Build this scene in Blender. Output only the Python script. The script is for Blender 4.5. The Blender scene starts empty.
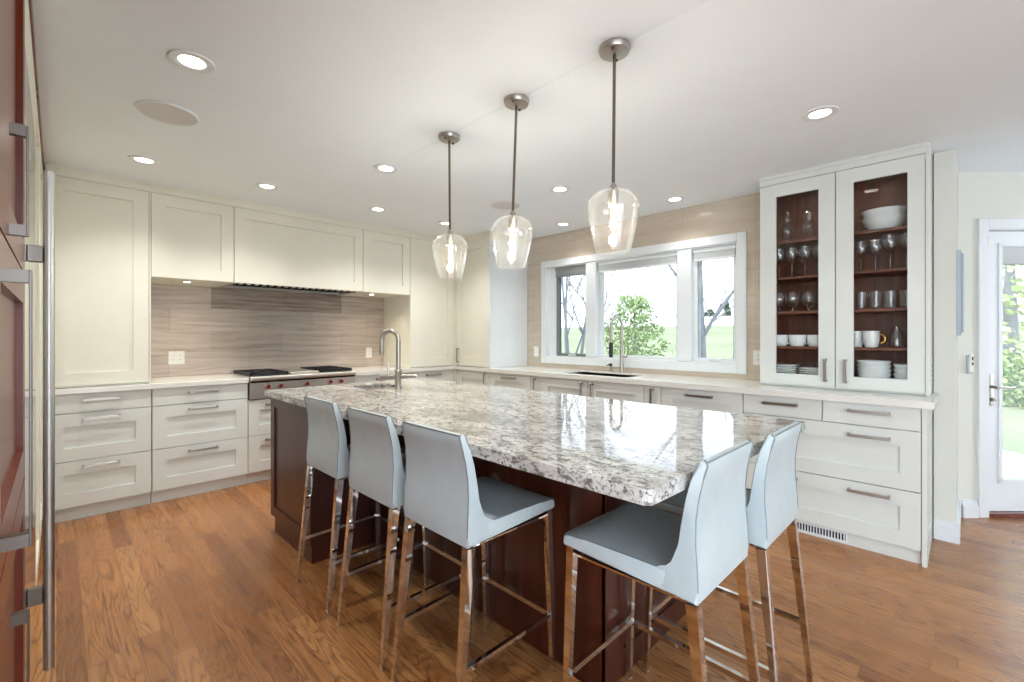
import bpy, bmesh, math, random
from mathutils import Vector, Matrix
C = bpy.context.scene
PI = math.pi
R2 = math.sqrt(2)
random.seed(7)

# ---------------------------------------------------------------- camera, sky, sun, exposure
H = 1.29                      # eye height
F = 455.0                     # focal length in pixels of the 1024 px wide frame
HZ = 335.5                    # image row of the horizon
cd = bpy.data.cameras.new('camera'); cam = bpy.data.objects.new('camera', cd)
C.collection.objects.link(cam); C.camera = cam
cd.sensor_width = 36.0; cd.lens = F / 1024 * 36.0; cd.shift_y = -(341 - HZ) / 1024
cd.clip_start = 0.02; cd.clip_end = 400
cam.location = (0, 0, H); cam.rotation_euler = (PI / 2, 0, -PI / 4)

w = bpy.data.worlds.new('sky'); C.world = w; w.use_nodes = True
wn = w.node_tree.nodes; wl = w.node_tree.links; wn.clear()
wo = wn.new('ShaderNodeOutputWorld'); wb = wn.new('ShaderNodeBackground')
wt = wn.new('ShaderNodeTexCoord'); ws = wn.new('ShaderNodeSeparateXYZ'); wr = wn.new('ShaderNodeValToRGB')
wl.new(wt.outputs['Generated'], ws.inputs[0]); wl.new(ws.outputs['Z'], wr.inputs[0])
wr.color_ramp.elements[0].position = 0.0; wr.color_ramp.elements[0].color = (0.86, 0.94, 1.0, 1)
wr.color_ramp.elements[1].position = 0.9; wr.color_ramp.elements[1].color = (0.60, 0.76, 1.0, 1)
wl.new(wr.outputs[0], wb.inputs[0])
# broad bright side of the overcast sky lies behind the viewer, the window side is dimmer
wd = wn.new('ShaderNodeVectorMath'); wd.operation = 'DOT_PRODUCT'; wl.new(wt.outputs['Generated'], wd.inputs[0]); wd.inputs[1].default_value = (-0.80, -0.60, 0.10)
wm = wn.new('ShaderNodeMapRange'); wm.interpolation_type = 'SMOOTHSTEP'; wl.new(wd.outputs['Value'], wm.inputs[0])
for i_, v_ in enumerate((-0.75, 0.65, 1.5, 3.7)): wm.inputs[i_ + 1].default_value = v_
wl.new(wm.outputs[0], wb.inputs[1])
wl.new(wb.outputs[0], wo.inputs[0])
sd = bpy.data.lights.new('sun', 'SUN'); so = bpy.data.objects.new('sun', sd); C.collection.objects.link(so)
sd.energy = 4.0; sd.angle = math.radians(1.5); sd.color = (1, 0.95, 0.86)
so.rotation_euler = Vector((-0.02, -0.68, -0.73)).to_track_quat('-Z', 'Y').to_euler(); so.location = (8, 20, 20)

vs = C.view_settings
C.display_settings.display_device = 'sRGB'
vs.view_transform = 'Standard'; vs.look = 'None'; vs.exposure = 1.04; vs.gamma = 1.0
vs.use_curve_mapping = False
SPOT_W = 22.0                 # watts of one recessed downlight
C.cycles.max_bounces = 10; C.cycles.transparent_max_bounces = 24; C.cycles.diffuse_bounces = 5
C.cycles.glossy_bounces = 5; C.cycles.caustics_reflective = False; C.cycles.caustics_refractive = False
C.cycles.sample_clamp_indirect = 6.0
C.cycles.use_denoising = True

# ---------------------------------------------------------------- materials
def srgb(r, g, b):
    f = lambda c: (c / 255 / 12.92) if c / 255 <= 0.04045 else ((c / 255 + 0.055) / 1.055) ** 2.4
    return (f(r), f(g), f(b), 1)

class NT:
    """small wrapper to write node trees tersely"""
    def __init__(s, name):
        s.m = bpy.data.materials.new(name); s.m.use_nodes = True
        s.t = s.m.node_tree; s.n = s.t.nodes; s.n.clear()
        s.out = s.n.new('ShaderNodeOutputMaterial')
    def new(s, kind, **kw):
        nd = s.n.new('ShaderNode' + kind)
        for k, v in kw.items(): setattr(nd, k, v)
        return nd
    def put(s, sock, v):
        if hasattr(v, 'is_output'): s.t.links.new(v, sock)
        elif v is not None: sock.default_value = v
    def math(s, op, a, b=None, c=None):
        nd = s.new('Math', operation=op)
        for i, v in enumerate((a, b, c)):
            if v is not None: s.put(nd.inputs[i], v)
        return nd.outputs[0]
    def vmath(s, op, a, b=None):
        nd = s.new('VectorMath', operation=op); s.put(nd.inputs[0], a)
        if b is not None: s.put(nd.inputs[1], b)
        return nd.outputs[0]
    def obj(s): return s.new('TexCoord').outputs['Object']
    def sep(s, v):
        nd = s.new('SeparateXYZ'); s.put(nd.inputs[0], v); return nd.outputs
    def comb(s, x, y, z):
        nd = s.new('CombineXYZ')
        for i, v in enumerate((x, y, z)): s.put(nd.inputs[i], v)
        return nd.outputs[0]
    def noise(s, vec, scale, detail=4, rough=0.55, dist=0.0):
        nd = s.new('TexNoise'); s.put(nd.inputs['Vector'], vec); nd.inputs['Scale'].default_value = scale
        nd.inputs['Detail'].default_value = detail; nd.inputs['Roughness'].default_value = rough
        nd.inputs['Distortion'].default_value = dist
        return nd.outputs['Fac']
    def ramp(s, fac, stops, interp='LINEAR'):
        nd = s.new('ValToRGB'); s.put(nd.inputs[0], fac); cr = nd.color_ramp; cr.interpolation = interp
        while len(cr.elements) < len(stops): cr.elements.new(0.5)
        for e, (p, c) in zip(cr.elements, stops):
            e.position = p; e.color = c if len(c) == 4 else (*c, 1)
        return nd.outputs[0]
    def mix(s, fac, a, b, mode='MIX'):
        nd = s.new('Mix', data_type='RGBA', blend_type=mode)
        s.put(nd.inputs[0], fac); s.put(nd.inputs[6], a); s.put(nd.inputs[7], b)
        return nd.outputs[2]
    def bsdf(s, color=None, rough=0.5, metal=0.0, spec=None, coat=None, normal=None, **kw):
        b = s.new('BsdfPrincipled')
        s.put(b.inputs['Base Color'], color); s.put(b.inputs['Roughness'], rough); s.put(b.inputs['Metallic'], metal)
        if spec is not None: b.inputs['Specular IOR Level'].default_value = spec
        if coat is not None: b.inputs['Coat Weight'].default_value = coat; b.inputs['Coat Roughness'].default_value = 0.06
        if normal is not None: s.put(b.inputs['Normal'], normal)
        for k, v in kw.items(): s.put(b.inputs[k.replace('_', ' ')], v)
        s.t.links.new(b.outputs[0], s.out.inputs[0])
        return b
    def bump(s, h, strength=0.2, dist=0.01):
        nd = s.new('Bump'); s.put(nd.inputs['Height'], h)
        nd.inputs['Strength'].default_value = strength; nd.inputs['Distance'].default_value = dist
        return nd.outputs[0]

def paint(name, col, rough=0.4, spec=0.5, var=0.03):
    t = NT(name); n = t.noise(t.obj(), 3.0, 3)
    hi = tuple(min(1, c * (1 + var)) for c in col[:3]) + (1,); lo = tuple(c * (1 - var) for c in col[:3]) + (1,)
    t.bsdf(t.ramp(n, [(0.3, lo), (0.7, hi)]), rough, 0, spec)
    return t.m
def metal(name, col, rough=0.25, stretch=(1, 1, 60)):
    t = NT(name); n = t.noise(t.vmath('MULTIPLY', t.obj(), stretch), 20, 2)
    t.bsdf(col, t.ramp(n, [(0.3, (rough * .8,) * 3), (0.7, (rough * 1.25,) * 3)]), 1.0)
    return t.m
def emit(name, col, s):
    t = NT(name); e = t.new('Emission'); e.inputs[0].default_value = col; e.inputs[1].default_value = s
    t.t.links.new(e.outputs[0], t.out.inputs[0]); return t.m
def clear_glass(name, tint=(1, 1, 1, 1), ior=1.45, boost=1.0, haze=0.0):
    t = NT(name); tr = t.new('BsdfTransparent'); tr.inputs[0].default_value = tint
    gl = t.new('BsdfGlossy'); gl.inputs['Roughness'].default_value = 0.02; gl.inputs[0].default_value = (1, 1, 1, 1)
    lw = t.new('LayerWeight'); lw.inputs[0].default_value = 0.5
    fac = t.math('MULTIPLY', t.math('ADD', t.math('MULTIPLY', t.math('POWER', lw.outputs['Facing'], 4.0), 0.75), 0.035), boost)
    ms = t.new('MixShader'); t.put(ms.inputs[0], fac)
    t.t.links.new(tr.outputs[0], ms.inputs[1]); t.t.links.new(gl.outputs[0], ms.inputs[2])
    last = ms.outputs[0]
    if haze:
        df = t.new('BsdfDiffuse'); df.inputs[0].default_value = (.9, .9, .88, 1)
        m2 = t.new('MixShader'); m2.inputs[0].default_value = haze
        t.t.links.new(last, m2.inputs[1]); t.t.links.new(df.outputs[0], m2.inputs[2]); last = m2.outputs[0]
    t.t.links.new(last, t.out.inputs[0]); return t.m

def floor_mat():
    t = NT('oak_planks'); x, y, z = t.sep(t.obj())
    W, Ln = 0.082, 1.15
    row = t.math('FLOOR', t.math('DIVIDE', x, W))
    wn1 = t.new('TexWhiteNoise', noise_dimensions='1D'); t.put(wn1.inputs['W'], row)
    yy = t.math('ADD', y, t.math('MULTIPLY', wn1.outputs['Value'], 7.0))
    col = t.math('FLOOR', t.math('DIVIDE', yy, Ln))
    wn2 = t.new('TexWhiteNoise', noise_dimensions='2D'); t.put(wn2.inputs['Vector'], t.comb(row, col, 0))
    idv = wn2.outputs['Value']; ido = t.math('MULTIPLY', idv, 53.0)
    # cathedral grain: contour lines of stretched noise
    g = t.noise(t.comb(t.math('ADD', t.math('MULTIPLY', x, 9.0), ido), t.math('MULTIPLY', y, 0.9), ido), 1.0, 2, 0.4, 0.3)
    rings = t.math('FRACT', t.math('MULTIPLY', g, 22.0))
    line = t.ramp(rings, [(0.0, (1, 1, 1)), (0.28, (0.15, 0.15, 0.15)), (0.45, (0, 0, 0)), (0.9, (.25, .25, .25)), (1.0, (1, 1, 1))])
    fine = t.noise(t.comb(t.math('MULTIPLY', x, 190.0), t.math('MULTIPLY', y, 5.0), ido), 1.0, 3, 0.6)
    base = t.ramp(idv, [(0.0, srgb(148, 95, 52)), (0.35, srgb(174, 117, 67)), (0.7, srgb(192, 136, 82)), (1.0, srgb(158, 104, 58))])
    c1 = t.mix(t.math('MULTIPLY', line, 0.72), base, srgb(90, 50, 26))
    c2 = t.mix(t.ramp(fine, [(0.45, (0, 0, 0)), (0.7, (.35, .35, .35))]), c1, srgb(96, 54, 26))
    fx = t.math('FRACT', t.math('DIVIDE', x, W)); fy = t.math('FRACT', t.math('DIVIDE', yy, Ln))
    gx = t.math('LESS_THAN', t.math('ABSOLUTE', t.math('SUBTRACT', fx, 0.5)), 0.485)
    gy = t.math('LESS_THAN', t.math('ABSOLUTE', t.math('SUBTRACT', fy, 0.5)), 0.4985)
    gap = t.math('MULTIPLY', gx, gy)
    c3 = t.mix(gap, srgb(112, 66, 34), c2)
    rough = t.math('ADD', 0.20, t.math('MULTIPLY', fine, 0.14))
    t.bsdf(c3, rough, 0, 0.5, normal=t.bump(t.math('ADD', gap, t.math('MULTIPLY', fine, .15)), 0.15, 0.002))
    return t.m

def granite_mat():
    t = NT('granite'); o = t.obj()
    st = t.vmath('MULTIPLY', o, (1.0, 0.45, 1.0))
    big = t.noise(st, 5.0, 6, 0.6, 0.8)
    base = t.ramp(big, [(0.30, srgb(124, 122, 120)), (0.45, srgb(178, 177, 173)), (0.58, srgb(208, 207, 202)), (0.75, srgb(158, 154, 147))])
    mid = t.noise(t.vmath('MULTIPLY', o, (1.0, 0.5, 1.0)), 46, 6, 0.7, 0.6)
    c = t.mix(t.ramp(mid, [(0.50, (0, 0, 0)), (0.60, (.9, .9, .9))]), base, srgb(88, 85, 83))
    sp = t.noise(o, 95, 4, 0.6, 0.3)
    area = t.noise(o, 7, 3, 0.6)
    k = t.math('MULTIPLY', t.ramp(sp, [(0.56, (0, 0, 0)), (0.62, (1, 1, 1))]), t.ramp(area, [(0.40, (0.35, .35, .35)), (0.6, (1, 1, 1))]))
    c = t.mix(k, c, srgb(38, 31, 31))
    v = t.new('TexVoronoi'); t.put(v.inputs['Vector'], o); v.inputs['Scale'].default_value = 60
    c = t.mix(t.ramp(v.outputs['Distance'], [(0.0, (.5, .5, .5)), (0.25, (0, 0, 0))]), c, srgb(212, 210, 206))
    t.bsdf(c, 0.04, 0, 0.5)
    return t.m

def wood_mat(name, c0, c1, rough=0.3, vert=True):
    t = NT(name); o = t.obj()
    st = t.vmath('MULTIPLY', o, (22, 22, 1.3) if vert else (22, 1.3, 22))
    a = t.noise(st, 1.0, 4, 0.6, 0.6); b = t.noise(st, 7.0, 2, 0.5)
    f = t.math('ADD', t.math('MULTIPLY', a, 0.75), t.math('MULTIPLY', b, 0.25))
    t.bsdf(t.ramp(f, [(0.3, c0), (0.7, c1)]), rough, 0, 0.5)
    return t.m

def stone_tile(name, cols, sc=1.0):
    t = NT(name); o = t.obj()
    wob = t.noise(o, 2.0, 2)
    vec = t.vmath('MULTIPLY', t.vmath('ADD', o, t.comb(0, 0, t.math('MULTIPLY', wob, 0.06))), (1.6, 1.6, 30))
    a = t.noise(vec, 1.0 * sc, 5, 0.65, 0.4)
    t.bsdf(t.ramp(a, cols), 0.32, 0, 0.5)
    return t.m

def wall_tile():
    t = NT('beige_wall_tile'); o = t.obj(); x, y, z = t.sep(o)
    n = t.noise(t.vmath('MULTIPLY', o, (1, .7, 5)), 2.5, 5, 0.6, 0.4)
    c = t.ramp(n, [(0.3, srgb(194, 180, 162)), (0.7, srgb(210, 198, 181))])
    fz = t.math('FRACT', t.math('DIVIDE', z, 0.305)); fy = t.math('FRACT', t.math('DIVIDE', y, 0.61))
    g = t.math('MULTIPLY', t.math('GREATER_THAN', fz, 0.008), t.math('GREATER_THAN', fy, 0.004))
    t.bsdf(t.mix(g, srgb(172, 160, 144), c), 0.16, 0, 0.5)
    return t.m

def leather():
    t = NT('pale_leather'); o = t.obj(); v = t.new('TexVoronoi'); t.put(v.inputs['Vector'], o); v.inputs['Scale'].default_value = 420
    n = t.noise(o, 9, 3)
    t.bsdf(t.ramp(n, [(0.3, srgb(181, 195, 199)), (0.7, srgb(192, 205, 208))]), 0.36, 0, 0.5,
           normal=t.bump(v.outputs['Distance'], 0.05, 0.001))
    return t.m

def grass():
    t = NT('grass'); o = t.obj()
    n = t.noise(o, 0.35, 5, 0.6); f = t.noise(o, 9, 4, 0.7)
    c = t.ramp(n, [(0.35, srgb(100, 105, 82)), (0.65, srgb(116, 119, 96))])
    t.bsdf(t.mix(t.math('MULTIPLY', f, 0.4), c, srgb(84, 90, 62)), 0.9, 0, 0.1)
    return t.m
def leafmat(name, a, b):
    t = NT(name); n = t.noise(t.obj(), 4.0, 3)
    t.bsdf(t.ramp(n, [(0.35, a), (0.65, b)]), 0.6, 0, 0.2)
    return t.m

M = dict(
    cream=paint('cream_paint', srgb(230, 228, 214), 0.38),
    cool=paint('grey_white_paint', srgb(214, 218, 213), 0.38),  # same cream cabinets, with the cool daylight tint put into the colour
    white=paint('white_paint', srgb(226, 231, 233), 0.4),
    ceil=paint('ceiling_paint', srgb(238, 246, 251), 0.8, 0.2, 0.01),
    wallp=paint('wall_paint', srgb(222, 223, 214), 0.7, 0.3, 0.015),
    quartz=paint('white_quartz', srgb(224, 224, 218), 0.15, 0.5, 0.03),
    black=paint('black_iron', srgb(26, 25, 26), 0.45),
    dark=paint('dark_void', srgb(16, 15, 15), 0.8, 0.1),
    red=paint('red_knob', srgb(120, 18, 16), 0.25),
    plastic=paint('white_plastic', srgb(236, 235, 230), 0.35),
    china=paint('white_china', srgb(226, 230, 228), 0.15, 0.5, 0.02),
    gold=metal('gold_trim', srgb(206, 160, 80), 0.2),
    grey=paint('pale_grey_panel', srgb(178, 190, 200), 0.5),
    spk=paint('speaker_grille', srgb(214, 213, 212), 0.7),
    nickel=metal('brushed_nickel', srgb(172, 166, 158), 0.34),
    chrome=metal('polished_chrome', srgb(228, 224, 220), 0.05, (1, 1, 1)),
    satin=metal('satin_steel', srgb(196, 194, 190), 0.38, (1, 1, 30)),
    steel=metal('brushed_steel', srgb(206, 202, 196), 0.36, (60, 60, 1)),
    mirror_steel=metal('polished_steel', srgb(206, 202, 194), 0.06, (30, 30, 1)),
    pewter=metal('pewter', srgb(116, 110, 104), 0.35),
    frame_grey=paint('grey_sash', srgb(118, 126, 130), 0.5),
    bronze=metal('pendant_nickel', srgb(120, 110, 100), 0.25),
    floor=floor_mat(), granite=granite_mat(), walltile=wall_tile(), leather=leather(),
    espresso=wood_mat('espresso_wood', srgb(44, 17, 10), srgb(84, 36, 22), 0.3),
    cherry=wood_mat('cherry_wood', srgb(80, 27, 13), srgb(132, 56, 30), 0.26),
    cherry_in=wood_mat('cherry_interior', srgb(70, 36, 20), srgb(124, 70, 40), 0.4),
    piping=paint('grey_piping', srgb(120, 128, 132), 0.4),
    stone_a=stone_tile('stone_tile_light', [(0.3, srgb(160, 147, 136)), (0.5, srgb(186, 173, 162)), (0.7, srgb(202, 190, 178))]),
    stone_b=stone_tile('stone_tile_mid', [(0.3, srgb(154, 141, 130)), (0.5, srgb(180, 167, 156)), (0.7, srgb(196, 183, 171))]),
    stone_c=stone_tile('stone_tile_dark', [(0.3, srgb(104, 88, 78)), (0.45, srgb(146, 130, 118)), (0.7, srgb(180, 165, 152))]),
    lens=emit('lamp_lens', (1, 0.93, 0.82, 1), 7.0),
    bulb=emit('bulb_filament', (1, 0.84, 0.62, 1), 5.0),
    pane=clear_glass('window_glass', (0.98, 0.99, 0.99, 1), 1.45, 0.45),
    glass=clear_glass('clear_glass', (0.975, 0.98, 0.98, 1), 1.5, 1.8, 0.01),
    lampglass=clear_glass('lamp_glass', (0.99, 0.99, 0.985, 1), 1.5, 1.3, 0.012),
    bulbglass=clear_glass('bulb_glass', (1.0, 0.95, 0.86, 1), 1.4, 1.0, 0.0),
    shade_grey=paint('grey_shade', srgb(138, 142, 144), 0.8),  # pleated shade of the left section, its shadow put into the colour
    shade=paint('pleated_shade', srgb(196, 200, 200), 0.8),
    grass=grass(),
    concrete=paint('pale_concrete', srgb(222, 221, 220), 0.9, 0.1, 0.06),
    bark=paint('grey_bark', srgb(104, 104, 106), 0.9, 0.1, 0.15),
    leaf_y=leafmat('leaf_light', srgb(128, 146, 84), srgb(166, 176, 116)),
    leaf_d=leafmat('leaf_dark', srgb(44, 62, 46), srgb(66, 84, 60)),
    leaf_m=leafmat('leaf_mid', srgb(102, 120, 76), srgb(140, 154, 104)),
    siding=paint('pale_siding', srgb(210, 202, 194), 0.8),
    roofing=paint('roof_shingle', srgb(150, 138, 132), 0.9),
    paleblue=paint('pale_deck', srgb(176, 190, 205), 0.8),
)

# ---------------------------------------------------------------- mesh helpers
ID = lambda u, d, z: Vector((u, d, z))
def back_map(front): return lambda u, d, z: Vector((u, front - d, z))      # faces -y
def right_map(front): return lambda u, d, z: Vector((front - d, u, z))     # faces -x
def left_map(front): return lambda u, d, z: Vector((front + d, u, z))      # faces +x
DIAG = 3.234
def diag_map(u, d, z):                                                      # wall square to the view
    D = DIAG - d
    return Vector(((D + u) / R2, (D - u) / R2, z))

class MB:
    def __init__(s, mp=ID): s.bm = bmesh.new(); s.mp = mp
    def box(s, u0, u1, d0, d1, z0, z1, bev=0.0, mi=0, seg=1):
        bm = s.bm
        vv = [bm.verts.new(s.mp(u, d, z)) for u in (u0, u1) for d in (d0, d1) for z in (z0, z1)]
        fs = [(0, 1, 3, 2), (4, 6, 7, 5), (0, 4, 5, 1), (2, 3, 7, 6), (0, 2, 6, 4), (1, 5, 7, 3)]
        ff = [bm.faces.new([vv[i] for i in f]) for f in fs]
        for f in ff: f.material_index = mi
        if bev:
            es = list({e for f in ff for e in f.edges})
            bmesh.ops.bevel(bm, geom=es, offset=bev, segments=seg, affect='EDGES', profile=0.5)
        return s
    def lathe(s, prof, c=(0, 0, 0), n=24, cap=True, mi=0, axis='z', closed=False):
        bm = s.bm; rings = []
        for r, z in prof:
            ring = []
            for k in range(n):
                a = 2 * PI * k / n
                p = (r * math.cos(a), r * math.sin(a), z)
                if axis == 'x': p = (p[2], p[0], p[1])
                if axis == 'y': p = (p[0], p[2], p[1])
                ring.append(bm.verts.new(s.mp(c[0] + p[0], c[1] + p[1], c[2] + p[2])))
            rings.append(ring)
        prs = list(zip(rings, rings[1:]))
        if closed: prs.append((rings[-1], rings[0]))
        for a, b in prs:
            for k in range(n):
                f = bm.faces.new((a[k], a[(k + 1) % n], b[(k + 1) % n], b[k])); f.material_index = mi
        if cap and not closed:
            for ring in (rings[0], rings[-1]):
                f = bm.faces.new(ring); f.material_index = mi
        return s
    def tube(s, path, r, n=10, cap=True):
        bm = s.bm; pts = [Vector(p) for p in path]; rr = r if isinstance(r, (list, tuple)) else [r] * len(pts)
        t0 = (pts[1] - pts[0]).normalized()
        up = Vector((0, 0, 1)) if abs(t0.z) < 0.9 else Vector((1, 0, 0))
        nrm = t0.cross(up).normalized(); rings = []
        for i, p in enumerate(pts):
            t = ((pts[min(i + 1, len(pts) - 1)] - pts[max(i - 1, 0)])).normalized()
            nrm = (nrm - t * nrm.dot(t)).normalized(); b = t.cross(nrm)
            rings.append([bm.verts.new(s.mp(*(p + (nrm * math.cos(2 * PI * k / n) + b * math.sin(2 * PI * k / n)) * rr[i]))) for k in range(n)])
        for a, b in zip(rings, rings[1:]):
            for k in range(n): bm.faces.new((a[k], a[(k + 1) % n], b[(k + 1) % n], b[k]))
        if cap: bm.faces.new(rings[0]); bm.faces.new(rings[-1])
        return s
    def bar(s, p0, p1, w0, w1=None, ref=(0, 0, 1)):
        """straight tapered square bar"""
        w1 = w1 or w0; p0, p1 = Vector(p0), Vector(p1); t = (p1 - p0).normalized(); ref = Vector(ref)
        if abs(t.dot(ref)) > 0.9: ref = Vector((1, 0, 0))
        a = t.cross(ref).normalized(); b = t.cross(a)
        q = [[s.bm.verts.new(s.mp(*(p + a * (w / 2) * i + b * (w / 2) * j))) for i, j in ((1, 1), (-1, 1), (-1, -1), (1, -1))] for p, w in ((p0, w0), (p1, w1))]
        for k in range(4): s.bm.faces.new((q[0][k], q[0][(k + 1) % 4], q[1][(k + 1) % 4], q[1][k]))
        s.bm.faces.new(q[0]); s.bm.faces.new(q[1]); return s
    def prism(s, poly, z0, z1, bev=0.0):
        """poly in (u,d), extruded in z"""
        a = [s.bm.verts.new(s.mp(u, d, z0)) for u, d in poly]; b = [s.bm.verts.new(s.mp(u, d, z1)) for u, d in poly]
        n = len(poly); fs = [s.bm.faces.new(a), s.bm.faces.new(b)]
        for k in range(n): fs.append(s.bm.faces.new((a[k], a[(k + 1) % n], b[(k + 1) % n], b[k])))
        if bev:
            bmesh.ops.bevel(s.bm, geom=list({e for f in fs for e in f.edges}), offset=bev, segments=2, affect='EDGES', profile=0.5)
        return s
    def shaker(s, u0, u1, z0, z1, st=0.09, d=0.0, th=0.024, rec=0.014, opening=False):
        s.box(u0, u0 + st, d - th, d, z0, z1); s.box(u1 - st, u1, d - th, d, z0, z1)
        s.box(u0 + st, u1 - st, d - th, d, z0, z0 + st); s.box(u0 + st, u1 - st, d - th, d, z1 - st, z1)
        if not opening: s.box(u0 + st, u1 - st, d - th, d - rec, z0 + st, z1 - st)
        return s
    def hpull(s, uc, z, L=0.20, d=0.0):
        s.box(uc - L / 2, uc + L / 2, d + 0.026, d + 0.034, z - 0.009, z + 0.009, 0.001)
        for q in (-1, 1): s.box(uc + q * (L / 2 - 0.006) - 0.006, uc + q * (L / 2 - 0.006) + 0.006, d, d + 0.026, z - 0.009, z + 0.009)
        return s
    def vpull(s, u, zc, L=0.16, d=0.0):
        s.box(u - 0.009, u + 0.009, d + 0.026, d + 0.034, zc - L / 2, zc + L / 2, 0.001)
        for q in (-1, 1): s.box(u - 0.009, u + 0.009, d, d + 0.026, zc + q * (L / 2 - 0.006) - 0.006, zc + q * (L / 2 - 0.006) + 0.006)
        return s
    def build(s, name, mat, parent=None, smooth=None, kind=None):
        bm = s.bm; bmesh.ops.recalc_face_normals(bm, faces=bm.faces)
        if parent is not None and parent.get('_loc'): off = Vector(parent['_loc'])
        else:
            if parent is None:          # origin at the base of the mesh's own box
                xs = [v.co for v in bm.verts]
                off = Vector(((min(p.x for p in xs) + max(p.x for p in xs)) / 2, (min(p.y for p in xs) + max(p.y for p in xs)) / 2, min(p.z for p in xs)))
                if kind == 'raw': off = Vector((0, 0, 0))
            else: off = Vector((0, 0, 0))
        for v in bm.verts: v.co -= off
        me = bpy.data.meshes.new(name); bm.to_mesh(me); bm.free()
        for m in (mat if isinstance(mat, list) else [mat]): me.materials.append(m)
        if smooth is not None:
            me.shade_smooth(); me.set_sharp_from_angle(angle=math.radians(smooth))
        o = bpy.data.objects.new(name, me); C.collection.objects.link(o)
        if parent is not None:
            o.parent = parent; o['_loc'] = parent.get('_loc') or (0.0, 0.0, 0.0)
        else: o.location = off; o['_loc'] = tuple(off)
        return o

def tag(o, label=None, cat=None, group=None, kind=None):
    if label: o['label'] = label
    if cat: o['category'] = cat
    if group: o['group'] = group
    if kind: o['kind'] = kind
    return o
def thing(name, label, cat, loc=(0, 0, 0), group=None, rz=0.0):
    o = bpy.data.objects.new(name, None); C.collection.objects.link(o)
    o.empty_display_size = 0.05; o.location = loc; o.rotation_euler = (0, 0, rz); o['_loc'] = tuple(float(v) for v in loc)
    return tag(o, label, cat, group)
def copy_thing(src, loc, label, rz=0.0, scale=None):
    c = src.copy(); C.collection.objects.link(c); c.location = loc; c.rotation_euler = (0, 0, rz); c['label'] = label
    if scale: c.scale = (scale, scale, scale)
    def rec(a, b):
        for ch in [k for k in C.collection.objects if k.parent == a]:
            d = ch.copy(); d.parent = b; C.collection.objects.link(d); rec(ch, d)
    rec(src, c); return c
def structure(name, mb, mat, label, cat, parent=None, smooth=None, raw=True):
    o = mb.build(name, mat, parent, smooth, 'raw' if raw else None); o['kind'] = 'structure'
    if parent is None: tag(o, label, cat)
    return o

# ---------------------------------------------------------------- the room
CZ = 2.45          # ceiling height
YB = 5.0           # back wall
XR = 4.03          # window wall
CT = 0.925         # worktop height
FY = 4.38          # base fronts along the back wall
FX = 3.41          # base fronts along the window wall
LX = -0.067        # fronts of the dark wood run on the left

b = MB(); b.box(-3.0, 6.1, -2.4, 5.2, -0.12, 0.0); structure('floor', b, M['floor'], 'oak strip floor of the kitchen', 'floor')
b = MB(); b.box(-3.0, 6.1, -2.4, 5.2, CZ, CZ + 0.12); structure('ceiling', b, M['ceil'], 'flat white kitchen ceiling', 'ceiling')
b = MB(); b.box(-0.85, 4.25, YB, YB + 0.15, 0, CZ); structure('wall_back', b, M['wallp'], 'painted wall behind the range', 'wall')
b = MB(); b.box(-0.85, -0.72, 0.28, YB, 0, CZ); structure('wall_left', b, M['wallp'], 'painted wall behind the dark wood cabinet run', 'wall')
WY0, WY1, WZ0, WZ1 = 1.36, 3.455, 1.045, 2.075
b = MB()
b.box(XR, 4.25, 0.15, YB, 0, WZ0); b.box(XR, 4.25, 0.15, YB, WZ1, CZ)
b.box(XR, 4.25, 0.15, WY0, WZ0, WZ1); b.box(XR, 4.25, WY1, YB, WZ0, WZ1)
structure('wall_right', b, M['walltile'], 'glossy beige tiled wall around the window', 'wall')
b = MB(); b.prism([(3.954, 0.048), (4.56, 0.048), (4.66, 0.15), (3.954, 0.15)], 0, CZ)
structure('wall_return', b, M['wallp'], 'short painted wall beside the glass cabinet', 'wall')
# wall square to the view with the glazed door (door from u=3.376 to 4.19)
DU0, DU1, DZ1 = 3.376, 4.19, 2.045
b = MB(diag_map)
b.box(3.17, DU0 - 0.02, -0.14, 0, 0, CZ); b.box(DU1 + 0.02, 5.0, -0.14, 0, 0, CZ); b.box(DU0 - 0.02, DU1 + 0.02, -0.14, 0, DZ1 + 0.02, CZ)
structure('wall_door', b, M['wallp'], 'angled painted wall around the glazed door', 'wall')

b = MB(); b.box(5.82, 5.97, -2.4, -1.2, 0, CZ); b.box(0.9, 4.8, -2.4, -2.28, 0, CZ)  # added wall pieces out of view, sized to cut the daylight
structure('wall_rear', b, M['wallp'], 'painted wall at the far right behind the view', 'wall')

def baseboard(name, mp, u0, u1, label, d=0.0):
    b = MB(mp); b.box(u0, u1, d, d + 0.012, 0, 0.105); b.box(u0, u1, d, d + 0.018, 0, 0.085); b.box(u0, u1, d, d + 0.008, 0.105, 0.125)
    structure(name, b, M['white'], label, 'baseboard')
baseboard('baseboard_pier', right_map(3.954), 0.03, 0.15, 'white baseboard at the foot of the short wall')
baseboard('baseboard_return', back_map(0.048), 3.937, 4.56, 'white baseboard along the side of the short wall')
baseboard('baseboard_door', diag_map, 3.195, 3.30, 'white baseboard left of the glazed door')

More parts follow.
